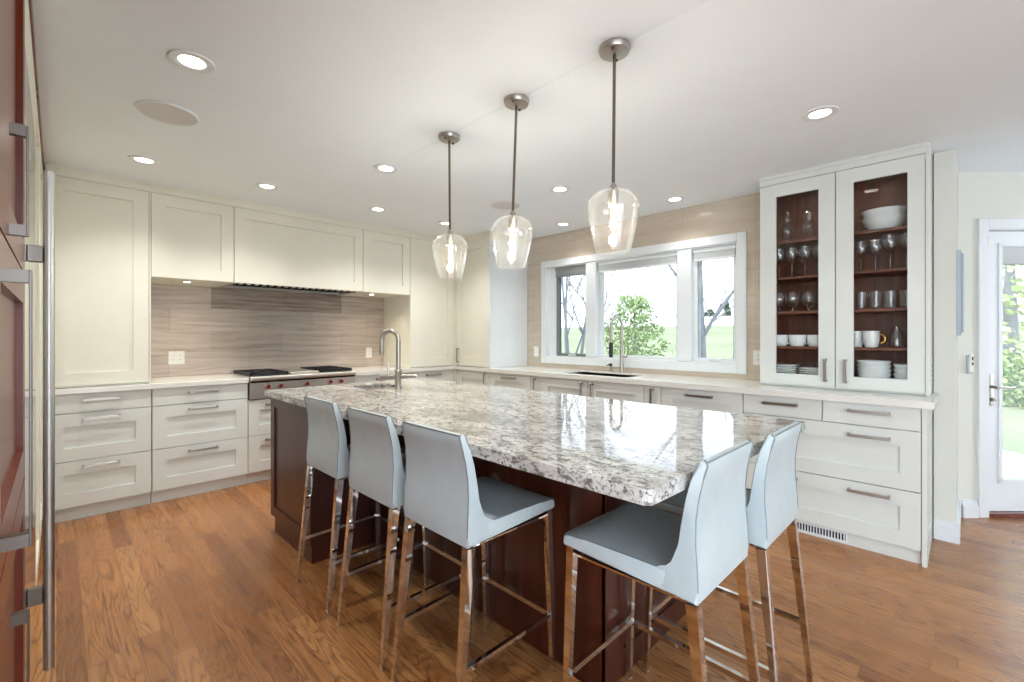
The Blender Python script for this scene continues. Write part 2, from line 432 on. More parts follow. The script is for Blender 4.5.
# glazed door in the angled wall
dr = thing('door_1', 'white glazed patio door in the angled wall', 'door', tuple(diag_map(3.78, 0, 0))); dr['kind'] = 'structure'
b = MB(diag_map)
for a, c in ((DU0 - 0.072, DU0), (DU1, DU1 + 0.072)): b.box(a, c, 0, 0.018, 0, DZ1 + 0.072, 0.003)
b.box(DU0, DU1, 0, 0.018, DZ1, DZ1 + 0.072, 0.003)
b.box(DU0 - 0.015, DU0 + 0.006, -0.13, 0.0, 0, DZ1 + 0.01); b.box(DU1 - 0.006, DU1 + 0.015, -0.13, 0, 0, DZ1 + 0.01); b.box(DU0, DU1, -0.13, 0, DZ1 - 0.006, DZ1 + 0.015)
b.build('door_casing', M['white'], dr)
b = MB(diag_map); b.shaker(DU0 + 0.01, DU1 - 0.01, 0.035, DZ1 - 0.01, 0.105, d=-0.02, th=0.045, opening=True)
b.box(DU0 + 0.115, DU1 - 0.115, -0.065, -0.02, 0.14, 0.25)
for a, c, e, f in ((DU0 + .1, DU0 + .125, .25, 1.94), (DU1 - .125, DU1 - .1, .25, 1.94)): b.box(a, c, -.07, -.012, e, f)
b.box(DU0 + .1, DU1 - .1, -.07, -.012, .235, .262); b.box(DU0 + .1, DU1 - .1, -.07, -.012, 1.925, 1.95)
leaf = b.build('door_leaf', M['white'], dr)
b = MB(diag_map); b.box(DU0 + .12, DU1 - .12, -.048, -.042, .255, 1.93); b.build('glass_pane', M['pane'], leaf)
b = MB(diag_map); b.box(DU0 + .125, DU1 - .125, -.04, -.02, 1.80, 1.925, .004); b.build('blind_cassette', M['shade'], leaf)
b = MB(diag_map); b.box(DU0, DU1, -0.13, 0.02, 0.0, 0.033, .003); b.build('threshold', M['cherry'], dr)
b = MB(diag_map)
b.box(3.392, 3.436, -0.02, -0.008, 0.79, 1.01, .004, seg=2)
b.lathe([(0.010, -0.01), (0.010, 0.045)], (3.414, 0, 0.925), 12, axis='y')
b.tube([(3.414, 0.038, .925), (3.45, 0.042, .928), (3.50, 0.04, .922), (3.535, 0.038, .928)], [.010, .008, .007, .006], 8)
b.lathe([(0.013, -0.01), (0.012, 0.012)], (3.414, 0, 0.835), 12, axis='y')
b.box(3.408, 3.442, 0.004, 0.02, 0.829, 0.841, .002)
b.build('door_handle', M['nickel'], leaf, 40)
b = MB(diag_map); b.box(DU0 - .012, DU0 + .006, -0.005, .022, 1.93, 1.99, .003); b.build('hinge', M['plastic'], dr)

# wall panel and remote
b = MB(back_map(0.048)); b.box(4.10, 4.38, 0.0, 0.022, 1.29, 1.84, .003); b.box(4.12, 4.36, 0.022, 0.034, 1.31, 1.82, .003)
tag(b.build('wall_panel', M['grey']), 'pale grey flat panel seen edge-on on the short side wall', 'wall panel')
rm = thing('remote_control', 'small white remote in a wall cradle left of the glazed door', 'remote control', tuple(diag_map(3.245, 0, 1.02)))
b = MB(diag_map); b.box(3.228, 3.262, 0, 0.016, 1.02, 1.15, .003); b.build('cradle', M['grey'], rm)
b = MB(diag_map); b.box(3.232, 3.258, 0.012, 0.028, 1.03, 1.16, .004); rb = b.build('handset', M['plastic'], rm)
b = MB(diag_map); b.box(3.240, 3.250, 0.028, 0.031, 1.115, 1.14, .001); b.box(3.240, 3.250, 0.028, 0.031, 1.08, 1.10, .001); b.build('button', M['black'], rb)

# ---------------------------------------------------------------- the window
wnd = thing('window_1', 'white three-part kitchen window above the sink', 'window', (XR, 2.4, 0.975)); wnd['kind'] = 'structure'
WM = right_map(XR)
b = MB(WM); cw = 0.075
b.box(WY0 - cw, WY0, 0, 0.02, WZ0 - cw, WZ1 + cw, .003); b.box(WY1, WY1 + cw, 0, 0.02, WZ0 - cw, WZ1 + cw, .003)
b.box(WY0, WY1, 0, 0.02, WZ1, WZ1 + cw, .003); b.box(WY0, WY1, 0, 0.02, WZ0 - cw, WZ0, .003)
b.build('casing', M['white'], wnd)
b = MB(WM)
b.box(WY1 - .105, WY1 - .012, -.10, -.03, WZ0 + .012, WZ1 - .012); b.box(WY0 - .0, WY0 + .012, -.22, .0, WZ0, WZ1); b.box(WY1 - .012, WY1, -.22, .0, WZ0, WZ1)
b.box(WY0, WY1, -.22, .0, WZ0, WZ0 + .012); b.box(WY0, WY1, -.22, .0, WZ1 - .012, WZ1)
b.build('jamb', M['white'], wnd)
for a, c in ((2.77, 2.90), (1.75, 1.88)):
    b = MB(WM); b.box(a, c, -.10, .012, WZ0 + .012, WZ1 - .012, .003); b.build('mullion', M['white'], wnd)
shade_label = ['grey pleated shade folded up in the left window section', 'pale pleated shade folded up in the wide middle window section', 'pale pleated shade folded up in the right window section']
for i, (a, c) in enumerate(((2.90, WY1 - .105), (1.88, 2.77), (WY0 + .012, 1.75))):
    b = MB(WM); z0, z1 = WZ0 + .012, WZ1 - .012; d0, d1 = -.095, -.05; s = .032
    b.box(a, a + s, d0, d1, z0, z1); b.box(c - s, c, d0, d1, z0, z1); b.box(a + s, c - s, d0, d1, z0, z0 + s); b.box(a + s, c - s, d0, d1, z1 - s, z1)
    b.box(a + s, a + s + .012, d0 + .01, d1 - .02, z0 + s, z1 - s); b.box(c - s - .012, c - s, d0 + .01, d1 - .02, z0 + s, z1 - s)
    sash = b.build('sash', M['white'] if i != 0 else M['frame_grey'], wnd)
    if i == 0: sash['label'] = 'grey sash'
    b = MB(WM); b.box(a + s, c - s, -.075, -.070, z0 + s, z1 - s); b.build('glass_pane', M['pane'], sash)
    if i != 1:
        b = MB(WM); u = (a + c) / 2; b.box(u - .05, u + .05, d1, d1 + .012, z0 + .006, z0 + .024, .003)
        b.tube([(u - .03, d1 + .012, z0 + .018), (u, d1 + .03, z0 + .024), (u + .04, d1 + .02, z0 + .02)], .005, 6); b.build('crank_handle', M['white'], sash)
    hd = thing('window_shade', shade_label[i], 'blind', (XR + .03, (a + c) / 2, z1 - .1), 'folded window shades')
    b = MB(WM); b.box(a + .006, c - .006, -.048, -.012, z1 - .035, z1 - .002, .003); b.build('headrail', M['white'] if i else M['shade_grey'], hd)
    b = MB(WM)
    for k in range(5): b.box(a + .012, c - .012, -.044, -.016, z1 - .037 - .011 * (k + 1), z1 - .037 - .011 * k, .003)
    b.build('pleats', M['shade'] if i else M['shade_grey'], hd)
    b = MB(WM); b.box(a + .012, c - .012, -.046, -.014, z1 - .108, z1 - .092, .003); b.build('bottom_rail', M['white'] if i else M['frame_grey'], hd)

# ---------------------------------------------------------------- backsplash
b = MB(back_map(YB)); zz = [CT, 1.13, 1.335, 1.54, 1.745]
for r in range(4):
    off = 0.115 if r % 2 else 0.43
    x = 0.508 - off
    while x < 2.79:
        x0, x1 = max(x, .508), min(x + .625, 2.79)
        if x1 - x0 > .01:
            mid = (x0 + x1) / 2
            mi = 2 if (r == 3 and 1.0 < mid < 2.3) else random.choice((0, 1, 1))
            b.box(x0 + .0006, x1 - .0006, 0, .010, zz[r] + .0006, zz[r + 1] - .0006, mi=mi)
        x += .625
structure('wall_backsplash', b, [M['stone_a'], M['stone_b'], M['stone_c']], 'grey-brown striated stone tiles behind the range', 'backsplash')

# ---------------------------------------------------------------- cabinets along the back wall
G = .002
def cabinet(name, label, cat, mp, u0, u1, z0, z1, depth, toe=None, mat=None, front_gap=.022):
    t = thing(name, label, cat, tuple(mp((u0 + u1) / 2, -depth / 2, 0 if toe else z0)))
    b = MB(mp); b.box(u0 + .0005, u1 - .0005, -depth, -front_gap, z0, z1)
    b.build('body', mat or M['cream'], t)
    if toe is not None:
        b = MB(mp); b.box(u0 + .0005, u1 - .0005, -depth + .02, -toe, 0, z0 - .0005); b.build('toe_kick', mat or M['cream'], t)
    return t
def front(t, mp, name, u0, u1, z0, z1, flat=False, pull=None, st=.09, mat=None):
    b = MB(mp)
    if flat: b.box(u0 + G, u1 - G, -.02, 0, z0 + G, z1 - G, .0015)
    else: b.shaker(u0 + G, u1 - G, z0 + G, z1 - G, st)
    o = b.build(name, mat or M['cream'], t)
    for p in (pull if isinstance(pull, list) else [pull] if pull else []):
        b = MB(mp)
        if p[0] == 'h': b.hpull(p[1], p[2], p[3] if len(p) > 3 else .2)
        else: b.vpull(p[1], p[2], p[3] if len(p) > 3 else .14)
        b.build('handle', M['nickel'], o)
    return o
BM = back_map(FY); BD = YB - FY - .002
Z1, Z2, Z3, Z4 = .884, .750, .418, .100
for u0, u1, lab in ((-.056, .508, 'cream three-drawer base cabinet at the left end of the back wall'), (.512, 1.163, 'cream three-drawer base cabinet immediately left of the range')):
    t = cabinet('base_cabinet', lab, 'cabinet', BM, u0, u1, Z4, Z1, BD, toe=.05, mat=M['cool']); um = (u0 + u1) / 2
    front(t, BM, 'drawer', u0, u1, Z2, Z1, True, ('h', um, .838), mat=M['cool']); front(t, BM, 'drawer', u0, u1, Z3, Z2, False, ('h', um, .705), mat=M['cool']); front(t, BM, 'drawer', u0, u1, Z4, Z3, False, ('h', um, .373), mat=M['cool'])
t = cabinet('base_cabinet', 'cream two-drawer base cabinet under the stainless range', 'cabinet', BM, 1.165, 2.13, Z4, .73, BD, toe=.05, mat=M['cool'])
for z0, z1 in ((Z3, .73), (Z4, Z3)): front(t, BM, 'drawer', 1.165, 2.13, z0, z1, False, [('h', 1.40, z1 - .047), ('h', 1.895, z1 - .047)], mat=M['cool'])
for u0, u1, lab in ((2.132, 2.79, 'cream base cabinet immediately right of the range'), (2.792, 3.385, 'cream base cabinet in the corner under the tall cupboard')):
    t = cabinet('base_cabinet', lab, 'cabinet', BM, u0, u1, Z4, Z1, BD, toe=.05, mat=M['cool']); um = (u0 + u1) / 2
    front(t, BM, 'drawer', u0, u1, Z2, Z1, True, ('h', um, .838), mat=M['cool']); front(t, BM, 'drawer', u0, u1, Z4, Z2, False, ('h', um, .705), mat=M['cool'])
b = MB(); b.box(3.387, 3.46, 4.353, 4.44, Z4, Z1); b.build('side_filler', M['cool'], t)
UM = back_map(4.40); UD = YB - 4.40 - .002; UZ0, UZ1 = 1.74, 2.385
t = cabinet('tall_cupboard', 'tall cream cupboard standing on the worktop at the left end', 'cabinet', UM, -.056, .506, CT + .001, UZ1, UD)
front(t, UM, 'door', -.056, .494, CT + .012, UZ1)
b = MB(UM); b.box(.4965, .506, -.022, 0, CT + .001, UZ1); b.build('side_filler', M['cream'], t)
def puck(t, x, y, z, power=6.0):
    b = MB(); b.lathe([(.030, z - .006), (.030, z)], (x, y, 0), 16); o = b.build('puck_light', M['white'], t, 40)
    b = MB(); b.lathe([(.022, z - .008), (.022, z - .004)], (x, y, 0), 16); b.build('lens', M['lens'], o, 40)
    ld = bpy.data.lights.new('puck_lamp', 'SPOT'); ld.energy = power; ld.color = (1, .86, .66); ld.spot_size = math.radians(140); ld.spot_blend = .8; ld.shadow_soft_size = .02
    lo = bpy.data.objects.new('puck_lamp', ld); C.collection.objects.link(lo); lo.location = (x, y, z - .012)
    lo.parent = t; lo.location = Vector((x, y, z - .012)) - Vector(t['_loc'])
t = cabinet('wall_cabinet', 'cream wall cabinet left of the wide hood panel', 'cabinet', UM, .508, 1.062, UZ0, UZ1, UD); front(t, UM, 'door', .508, 1.062, UZ0, UZ1); puck(t, .763, 4.58, UZ0)
t = cabinet('wall_cabinet', 'cream wall cabinet right of the wide hood panel', 'cabinet', UM, 2.232, 2.79, UZ0, UZ1, UD); front(t, UM, 'door', 2.232, 2.79, UZ0, UZ1); puck(t, 2.41, 4.56, UZ0)
t = cabinet('range_hood', 'wide cream panelled hood above the range', 'range hood', UM, 1.064, 2.23, UZ0 + .03, UZ1, UD)
front(t, UM, 'front_panel', 1.064, 2.23, UZ0, UZ1)
b = MB(UM); b.box(1.066, 1.10, -UD, -.022, UZ0, UZ0 + .03); b.box(2.195, 2.229, -UD, -.022, UZ0, UZ0 + .03); b.box(1.10, 2.195, -UD, -.50, UZ0, UZ0 + .03)
b.build('hood_frame', M['steel'], t)
b = MB(UM); b.box(1.10, 2.195, -.50, -.022, UZ0 + .022, UZ0 + .03); b.build('hood_cavity', M['dark'], t)
k = 1.115
while k < 2.17:
    b = MB(UM); b.box(k, k + .024, -.085, -.026, UZ0 - .006, UZ0 + .012); b.build('baffle_slat', M['steel'], t); k += .062
t = cabinet('tall_cupboard', 'tall cream corner cupboard right of the stone backsplash', 'cabinet', UM, 2.792, 3.40, CT + .001, UZ1, UD); front(t, UM, 'door', 2.792, 3.400, CT + .012, UZ1)
b = MB(); b.box(3.401, 3.46, 4.379, 4.46, CT + .001, UZ1); b.build('side_filler', M['cream'], t)
TM = right_map(3.42); TD = XR - 3.42 - .002
t = cabinet('tall_cupboard', 'tall cream cupboard with a bar handle left of the window', 'cabinet', TM, 3.768, 4.376, CT + .001, UZ1, TD); front(t, TM, 'door', 3.790, 4.376, CT + .012, UZ1, pull=('v', 4.33, 1.055, .17))
b = MB(TM); b.box(3.766, 3.788, -TD, 0, CT + .001, UZ1); b.build('end_panel', M['white'], t)
# crown boards up to the ceiling
b = MB(UM); b.box(-.056, 3.42, -UD, .004, UZ1, CZ); b.box(-.056, 3.42, 0, .012, CZ - .02, CZ); structure('trim_1', b, M['cream'], 'cream board between the back cupboards and the ceiling', 'trim')
b = MB(TM); b.box(3.764, 4.40, -TD, .004, UZ1, CZ); b.box(3.764, 4.40, 0, .012, CZ - .02, CZ); structure('trim_2', b, M['cream'], 'cream board above the tall cupboard left of the window', 'trim')

# ---------------------------------------------------------------- cabinets along the window wall
RM = right_map(FX); RD = XR - FX - .002
t = cabinet('base_cabinet', 'cream base cabinet in the corner below the tall cupboard with the bar handle', 'cabinet', RM, 3.769, FY - .03, Z4, Z1, RD, toe=.05, mat=M['cool']); front(t, RM, 'door', 3.769, FY - .03, Z4, Z1, pull=('v', 3.83, .80), mat=M['cool'])
t = cabinet('base_cabinet', 'cream drawer cabinet left of the first narrow pull-out', 'cabinet', RM, 3.146, 3.767, Z4, Z1, RD, toe=.05, mat=M['cool'])
front(t, RM, 'drawer', 3.146, 3.767, .49, Z1, False, ('h', 3.456, .838), mat=M['cool']); front(t, RM, 'drawer', 3.146, 3.767, Z4, .49, False, ('h', 3.456, .445), mat=M['cool'])
t = cabinet('pull_out_cabinet', 'narrow cream pull-out left of the sink cabinet', 'cabinet', RM, 3.007, 3.144, Z4, Z1, RD, toe=.05, mat=M['cool']); front(t, RM, 'door', 3.007, 3.144, Z4, Z1, True, ('v', 3.075, .79), mat=M['cool'])
t = cabinet('sink_cabinet', 'cream two-door cabinet under the window sink', 'cabinet', RM, 1.878, 3.005, Z4, Z1, RD, toe=.05, mat=M['cool'])
# hollow top for the sink bowl
front(t, RM, 'door', 2.44, 3.005, Z4, Z1, pull=('v', 2.495, .79), mat=M['cool']); front(t, RM, 'door', 1.878, 2.438, Z4, Z1, pull=('v', 2.385, .79), mat=M['cool'])
t = cabinet('pull_out_cabinet', 'narrow cream pull-out right of the sink cabinet', 'cabinet', RM, 1.728, 1.876, Z4, Z1, RD, toe=.05, mat=M['cool']); front(t, RM, 'door', 1.728, 1.876, Z4, Z1, True, ('v', 1.80, .79), mat=M['cool'])
t = cabinet('base_cabinet', 'cream drawer cabinet right of the second narrow pull-out', 'cabinet', RM, 1.114, 1.726, Z4, Z1, RD, toe=.05, mat=M['cool'])
front(t, RM, 'drawer', 1.114, 1.726, .49, Z1, False, ('h', 1.42, .838), mat=M['cool']); front(t, RM, 'drawer', 1.114, 1.726, Z4, .49, False, ('h', 1.42, .445), mat=M['cool'])
t = cabinet('base_cabinet', 'wide cream drawer cabinet below the glass-fronted cabinet', 'cabinet', RM, .180, 1.112, Z4 - .015, Z1, RD, toe=.035, mat=M['cool'])
front(t, RM, 'drawer', .647, 1.112, Z2, Z1, True, ('h', .88, .836), mat=M['cool']); front(t, RM, 'drawer', .180, .645, Z2, Z1, True, ('h', .413, .836), mat=M['cool'])
front(t, RM, 'drawer', .180, 1.112, .409, Z2, False, [('h', .88, .690), ('h', .413, .690)], mat=M['cool']); front(t, RM, 'drawer', .180, 1.112, Z4 - .015, .407, False, [('h', .88, .355), ('h', .413, .355)], mat=M['cool'])
EP = back_map(.156)
b = MB(EP); b.box(FX, 3.952, -.022, -.006, 0, Z1)
b.box(FX, FX + .07, -.006, 0, 0, Z1); b.box(3.952 - .07, 3.952, -.006, 0, 0, Z1); b.box(FX + .07, 3.882, -.006, 0, 0, .11); b.box(FX + .07, 3.882, -.006, 0, Z1 - .08, Z1)
b.build('end_panel', M['cool'], t)
vg = thing('vent_grille', 'white slotted vent grille in the plinth below the wide drawers', 'vent', (FX + .03, .72, .0))
b = MB(right_map(FX + .035)); b.box(.52, .86, -.001, .002, .010, .020); b.box(.52, .86, -.001, .002, .062, .072); b.box(.52, .53, -.001, .002, .02, .062); b.box(.85, .86, -.001, .002, .02, .062)
for k in range(20): b.box(.534 + k * .016, .541 + k * .016, 0, .003, .018, .064)
b.build('grille', M['white'], vg)
b = MB(right_map(FX + .035)); b.box(.53, .85, 0, .0008, .02, .062); b.build('backing', M['dark'], vg)

# worktops
b = MB(); b.box(-.056, 1.165, 4.355, YB - .002, Z1 + .0005, CT, .003)
tag(b.build('worktop', M['quartz']), 'white quartz worktop left of the range', 'worktop')
SX0, SX1, SY0, SY1 = 3.50, 3.86, 2.10, 2.82
b = MB(); e = .385
b.box(2.13, XR - .002, 4.355, YB - .002, Z1 + .0005, CT)
b.box(3.385, XR - .002, SY1, 4.355, Z1 + .0005, CT); b.box(3.385, SX0, SY0, SY1, Z1 + .0005, CT); b.box(SX1, XR - .002, SY0, SY1, Z1 + .0005, CT); b.box(3.385, XR - .002, .152, SY0, Z1 + .0005, CT); b.box(3.385, 3.951, .126, .152, Z1 + .0005, CT)
wt_ = b.build('worktop', M['quartz']); tag(wt_, 'long white quartz worktop under the window and round the corner', 'worktop')
b = MB(back_map(YB)); 
# window sink: thin steel bowl under the cut-out
sk = thing('sink', 'undermount steel sink in the worktop under the window', 'sink', ((SX0 + SX1) / 2, (SY0 + SY1) / 2, .70))
b = MB(); q = .004
b.box(SX0 - q, SX0, SY0 - q, SY1 + q, .70, Z1 + .03); b.box(SX1, SX1 + q, SY0 - q, SY1 + q, .70, Z1 + .03); b.box(SX0, SX1, SY0 - q, SY0, .70, Z1 + .03); b.box(SX0, SX1, SY1, SY1 + q, .70, Z1 + .03); b.box(SX0, SX1, SY0, SY1, .70, .704)
b.build('bowl', M['steel'], sk)
b = MB(); b.lathe([(.045, .704), (.045, .707), (.02, .707)], (3.68, 2.46, 0), 20); b.build('drain', M['chrome'], sk, 40)
# tap at the window
def arc(c, r, a0, a1, n, ax):
    """points of an arc in the vertical plane through horizontal direction ax"""
    return [Vector(c) + Vector(ax) * (r * math.cos(a0 + (a1 - a0) * k / n)) + Vector((0, 0, 1)) * (r * math.sin(a0 + (a1 - a0) * k / n)) for k in range(n + 1)]
fx, fy = 3.925, 2.40
ft = thing('kitchen_faucet', 'tall nickel pull-down faucet in front of the window', 'faucet', (fx, fy, CT))
b = MB(); b.lathe([(.030, 0), (.030, .012), (.022, .02), (.019, .05), (.019, .26), (.016, .27)], (fx, fy, CT), 20); b.build('base_column', M['nickel'], ft, 40)
rad = .095; pts = [(fx, fy, CT + .27), (fx, fy, CT + .36), (fx, fy, CT + .43)] + [tuple(p) for p in arc((fx - rad, fy, CT + .455), rad, 0, PI, 14, (1, 0, 0))] + [(fx - 2 * rad, fy, CT + .36), (fx - 2 * rad, fy, CT + .30)]
b = MB(); b.tube(pts, .0135, 12); b.build('spout', M['nickel'], ft, 60)
b = MB(); b.lathe([(.012, .30), (.018, .29), (.02, .24), (.019, .16), (.014, .155)], (fx - 2 * rad, fy, CT), 16); b.build('spray_head', M['black'], ft, 40)
b = MB(); b.lathe([(.014, 0), (.014, .05)], (fx, fy - .055, CT + .16), 12, axis='y'); b.tube([(fx, fy - .05, CT + .16), (fx - .005, fy - .075, CT + .2), (fx - .008, fy - .08, CT + .27)], [.008, .007, .005], 8); b.build('lever', M['nickel'], ft, 40)
b = MB(); b.tube([(fx, fy, CT + .235), (fx - .08, fy, CT + .235), (fx - 2 * rad + .02, fy, CT + .235)], .005, 8); b.box(fx - 2 * rad - .004, fx - 2 * rad + .03, fy - .01, fy + .01, CT + .225, CT + .245, .003); b.build('docking_arm', M['nickel'], ft, 40)
sp_ = thing('soap_dispenser', 'small black-capped soap pump beside the window faucet', 'soap dispenser', (3.93, 2.53, CT))
b = MB(); b.lathe([(.02, 0), (.02, .01), (.011, .015), (.011, .06)], (3.93, 2.53, CT), 14); b.build('stem', M['nickel'], sp_, 40)
b = MB(); b.lathe([(.016, .06), (.017, .075), (.012, .085)], (3.93, 2.53, CT), 14); b.tube([(3.93, 2.53, CT + .072), (3.90, 2.53, CT + .074), (3.865, 2.53, CT + .066)], [.008, .006, .005], 8); b.build('pump_head', M['black'], sp_, 40)

# ---------------------------------------------------------------- glass-fronted cabinet
GX = 3.69; GM = right_map(GX); GY0, GY1, GMID = .156, 1.088, .624; GT = 2.385
gc = thing('display_cabinet', 'tall cream cabinet with two glass doors standing on the worktop', 'cabinet', (3.86, .62, CT))
GDp = XR - GX - .002
b = MB(GM)
b.box(GY0, GY0 + .02, -GDp, 0.0, CT + .001, GT + .06); b.box(GY1 - .02, GY1, -GDp, -.022, CT + .001, GT + .06)
b.box(GY0 + .02, GY1 - .02, -GDp, -.022, CT + .001, CT + .024); b.box(GY0 + .02, GY1 - .02, -GDp, -.022, GT - .02, GT + .06)
b.box(GMID - .009, GMID + .009, -GDp, -.03, CT + .024, GT - .02)
b.box(GY0 + .02, GY1, -.022, .004, GT + .003, CZ - .0005); b.box(GY0 - .0, GY1, .004, .014, CZ - .022, CZ - .0005); b.box(GY0, GY0 + .02, -GDp, .004, GT + .06, CZ - .0005)
b.build('body', M['cool'], gc)
b = MB(GM); b.box(GY0 + .021, GY1 - .021, -GDp + .001, -GDp + .008, CT + .024, GT - .02)
for u in (GY0 + .0202, GMID + .0092, GMID - .0132, GY1 - .0242): b.box(u, u + .004, -GDp + .008, -.035, CT + .0245, GT - .0205)
b.box(GY0 + .024, GY1 - .024, -GDp + .008, -.035, CT + .0245, CT + .030); b.box(GY0 + .024, GY1 - .024, -GDp + .008, -.035, GT - .026, GT - .0205)
b.build('lining', M['cherry_in'], gc)
SHZ = [1.975, 1.715, 1.463, 1.212]; FLR = CT + .030
for u0, u1 in ((GMID + .014, GY1 - .025), (GY0 + .025, GMID - .014)):
    for z in SHZ:
        b = MB(GM); b.box(u0, u1, -GDp + .008, -.045, z - .018, z, .001); b.build('shelf', M['cherry_in'], gc)
for u0, u1, hu in ((GMID + .001, GY1, GMID + .055), (GY0 + .021, GMID - .001, GMID - .055)):
    b = MB(GM); o0, o1 = (.720, .981) if u0 > .5 else (.2585, .526)
    z0, z1, e0, e1 = CT + .014, GT, 1.018, 2.295
    b.box(u0 + G, o0, -.02, 0, z0, z1); b.box(o1, u1 - G, -.02, 0, z0, z1); b.box(o0, o1, -.02, 0, z0, e0); b.box(o0, o1, -.02, 0, e1, z1)
    d = b.build('door', M['cool'], gc)
    b = MB(GM); b.box(o0 - .004, o1 + .004, -.0165, -.0125, e0 - .004, e1 + .004); b.build('glass_pane', M['pane'], d)
    b = MB(GM); b.vpull(hu, 1.055, .155); b.build('handle', M['nickel'], d)
for u in (.85, .40):
    puck(gc, 3.86, u, GT - .026, 0.5)

# ---------------------------------------------------------------- crockery and glassware
def lathe_thing(name, label, cat, prof, mat, group, n=20):
    b = MB(); b.lathe(prof, (0, 0, 0), n, closed=False, cap=True)
    return tag(b.build(name, mat, None, 50, 'raw'), label, cat, group)
def put(proto, loc, label, first, rz=0.0):
    loc = Vector(loc)
    if first: proto.location = loc; proto['label'] = label; proto.rotation_euler = (0, 0, rz); return proto
    return copy_thing(proto, loc, label, rz)
def wineglass(hh, rb):
    t = thing('wine_glass', 'x', 'glass', (0, 0, 0), 'stemmed glasses in the glass cabinet')
    b = MB(); b.lathe([(.001, .0), (.032, .0), (.031, .003), (.006, .006), (.0035, .012), (.0035, hh * .45), (.006, hh * .47)], n=18); b.build('stem', M['glass'], t, 50)
    b = MB(); z = hh * .46; q = hh - z
    b.lathe([(.004, z), (rb * .7, z + q * .15), (rb, z + q * .42), (rb * .92, z + q * .75), (rb * .76, z + q), (rb * .74, z + q), (rb * .89, z + q * .75), (rb * .96, z + q * .42), (rb * .66, z + q * .17), (.003, z + .004)], n=20); b.build('bowl', M['glass'], t, 50)
    return t
wg = wineglass(.205, .036)
wine = [  # (x, y, z, scale) and label; shelf 1.715 of the right door, then left door
    (3.80, .500, 1.715, 1.0, 'wine glass nearest the middle post on the second shelf behind the right door'),
    (3.80, .425, 1.715, 1.0, 'second wine glass from the middle post on the second shelf behind the right door'),
    (3.80, .350, 1.715, 1.13, 'tall wine glass third from the middle post on the second shelf behind the right door'),
    (3.80, .272, 1.715, 1.13, 'tall wine glass farthest from the middle post on the second shelf behind the right door'),
    (3.80, .985, 1.715, 1.1, 'wine glass leftmost on the second shelf behind the left door'),
    (3.80, .905, 1.715, 1.1, 'second wine glass from the left on the second shelf behind the left door'),
    (3.80, .822, 1.715, 1.1, 'third wine glass from the left on the second shelf behind the left door'),
    (3.80, .745, 1.715, 1.1, 'wine glass nearest the middle post on the second shelf behind the left door')]
for i, (x, y, z, k, l) in enumerate(wine):
    g = put(wg, (x, y, z), l, i == 0)
    g.scale = (k, k, k)
bal = lathe_thing('brandy_glass', 'x', 'glass', [(.001, 0), (.03, 0), (.028, .004), (.006, .01), (.006, .03), (.03, .045), (.05, .08), (.048, .115), (.036, .145), (.034, .145), (.046, .112), (.047, .08), (.028, .05), (.003, .036)], M['glass'], 'round balloon glasses')
for i, (y, l) in enumerate(((.990, 'round balloon glass leftmost on the third shelf behind the left door'), (.905, 'middle round balloon glass on the third shelf behind the left door'), (.805, 'round balloon glass nearest the middle post behind the left door'))): put(bal, (3.82, y, 1.463), l, i == 0)
tum = lathe_thing('tumbler', 'x', 'glass', [(.001, 0), (.028, 0), (.030, .01), (.037, .115), (.035, .115), (.027, .014), (.001, .012)], M['glass'], 'plain tumblers')
for i, (x, y, l) in enumerate(((3.80, .500, 'tumbler nearest the middle post on the third shelf behind the right door'), (3.80, .425, 'second tumbler from the middle post behind the right door'), (3.80, .350, 'third tumbler from the middle post behind the right door'), (3.80, .272, 'tumbler farthest from the middle post behind the right door'))): put(tum, (x, y, 1.463), l, i == 0)
# ornate glass figures on the top left shelf
def figurine(prof):
    b = MB(); b.lathe(prof, n=14); return b
f1 = figurine([(.001, 0), (.045, 0), (.045, .012), (.02, .02), (.03, .05), (.045, .10), (.028, .125), (.018, .14), (.03, .16), (.032, .19), (.015, .215), (.006, .235), (.001, .236)])
tag(f1.build('glass_ornament', M['glass'], None, 50, 'raw'), 'clear glass decanter on the top shelf at the left', 'ornament', 'clear glass ornaments').location = (3.84, .945, 1.975)
f2 = figurine([(.001, 0), (.035, 0), (.03, .01), (.012, .03), (.03, .055), (.052, .09), (.05, .12), (.03, .145), (.036, .17), (.04, .20), (.02, .22), (.001, .221)])
tag(f2.build('glass_ornament', M['glass'], None, 50, 'raw'), 'clear glass vase on the top shelf near the middle post', 'ornament', 'clear glass ornaments').location = (3.84, .81, 1.975)
def cup(name, handle_mat=None, r=.043, h=.085, cat='cup', group=None):
    t = thing(name, 'x', cat, (0, 0, 0), group)
    b = MB(); b.lathe([(.001, 0), (r * .72, 0), (r * .8, .006), (r * .98, h * .4), (r, h), (r * .94, h), (r * .9, h * .4), (r * .7, .009), (.001, .008)], n=24); b.build('bowl', M['china'], t, 50)
    b = MB(); b.tube([tuple(p) for p in arc((0, -r * .9, h * .52), h * .30, -PI * .5, PI * .5, 8, (0, -1, 0))], .0055, 8); o = b.build('handle', handle_mat or M['china'], t, 60)
    return t
cp = cup('tea_cup', None, .056, .082, 'cup', 'white cups behind the left door')
for i, (y, l) in enumerate(((.985, 'white cup leftmost on the fourth shelf behind the left door'), (.870, 'middle white cup on the fourth shelf behind the left door'), (.755, 'white cup nearest the middle post behind the left door'))): put(cp, (3.80, y, 1.212), l, i == 0)
mg = cup('mug', None, .042, .108, 'mug', 'white mugs behind the right door'); mg.location = (3.82, .528, 1.212); mg['label'] = 'plain white mug nearest the middle post'
mg2 = cup('mug', M['gold'], .044, .108, 'mug', 'white mugs behind the right door'); mg2.location = (3.78, .445, 1.212); mg2['label'] = 'white mug with a gold handle on the fourth shelf'
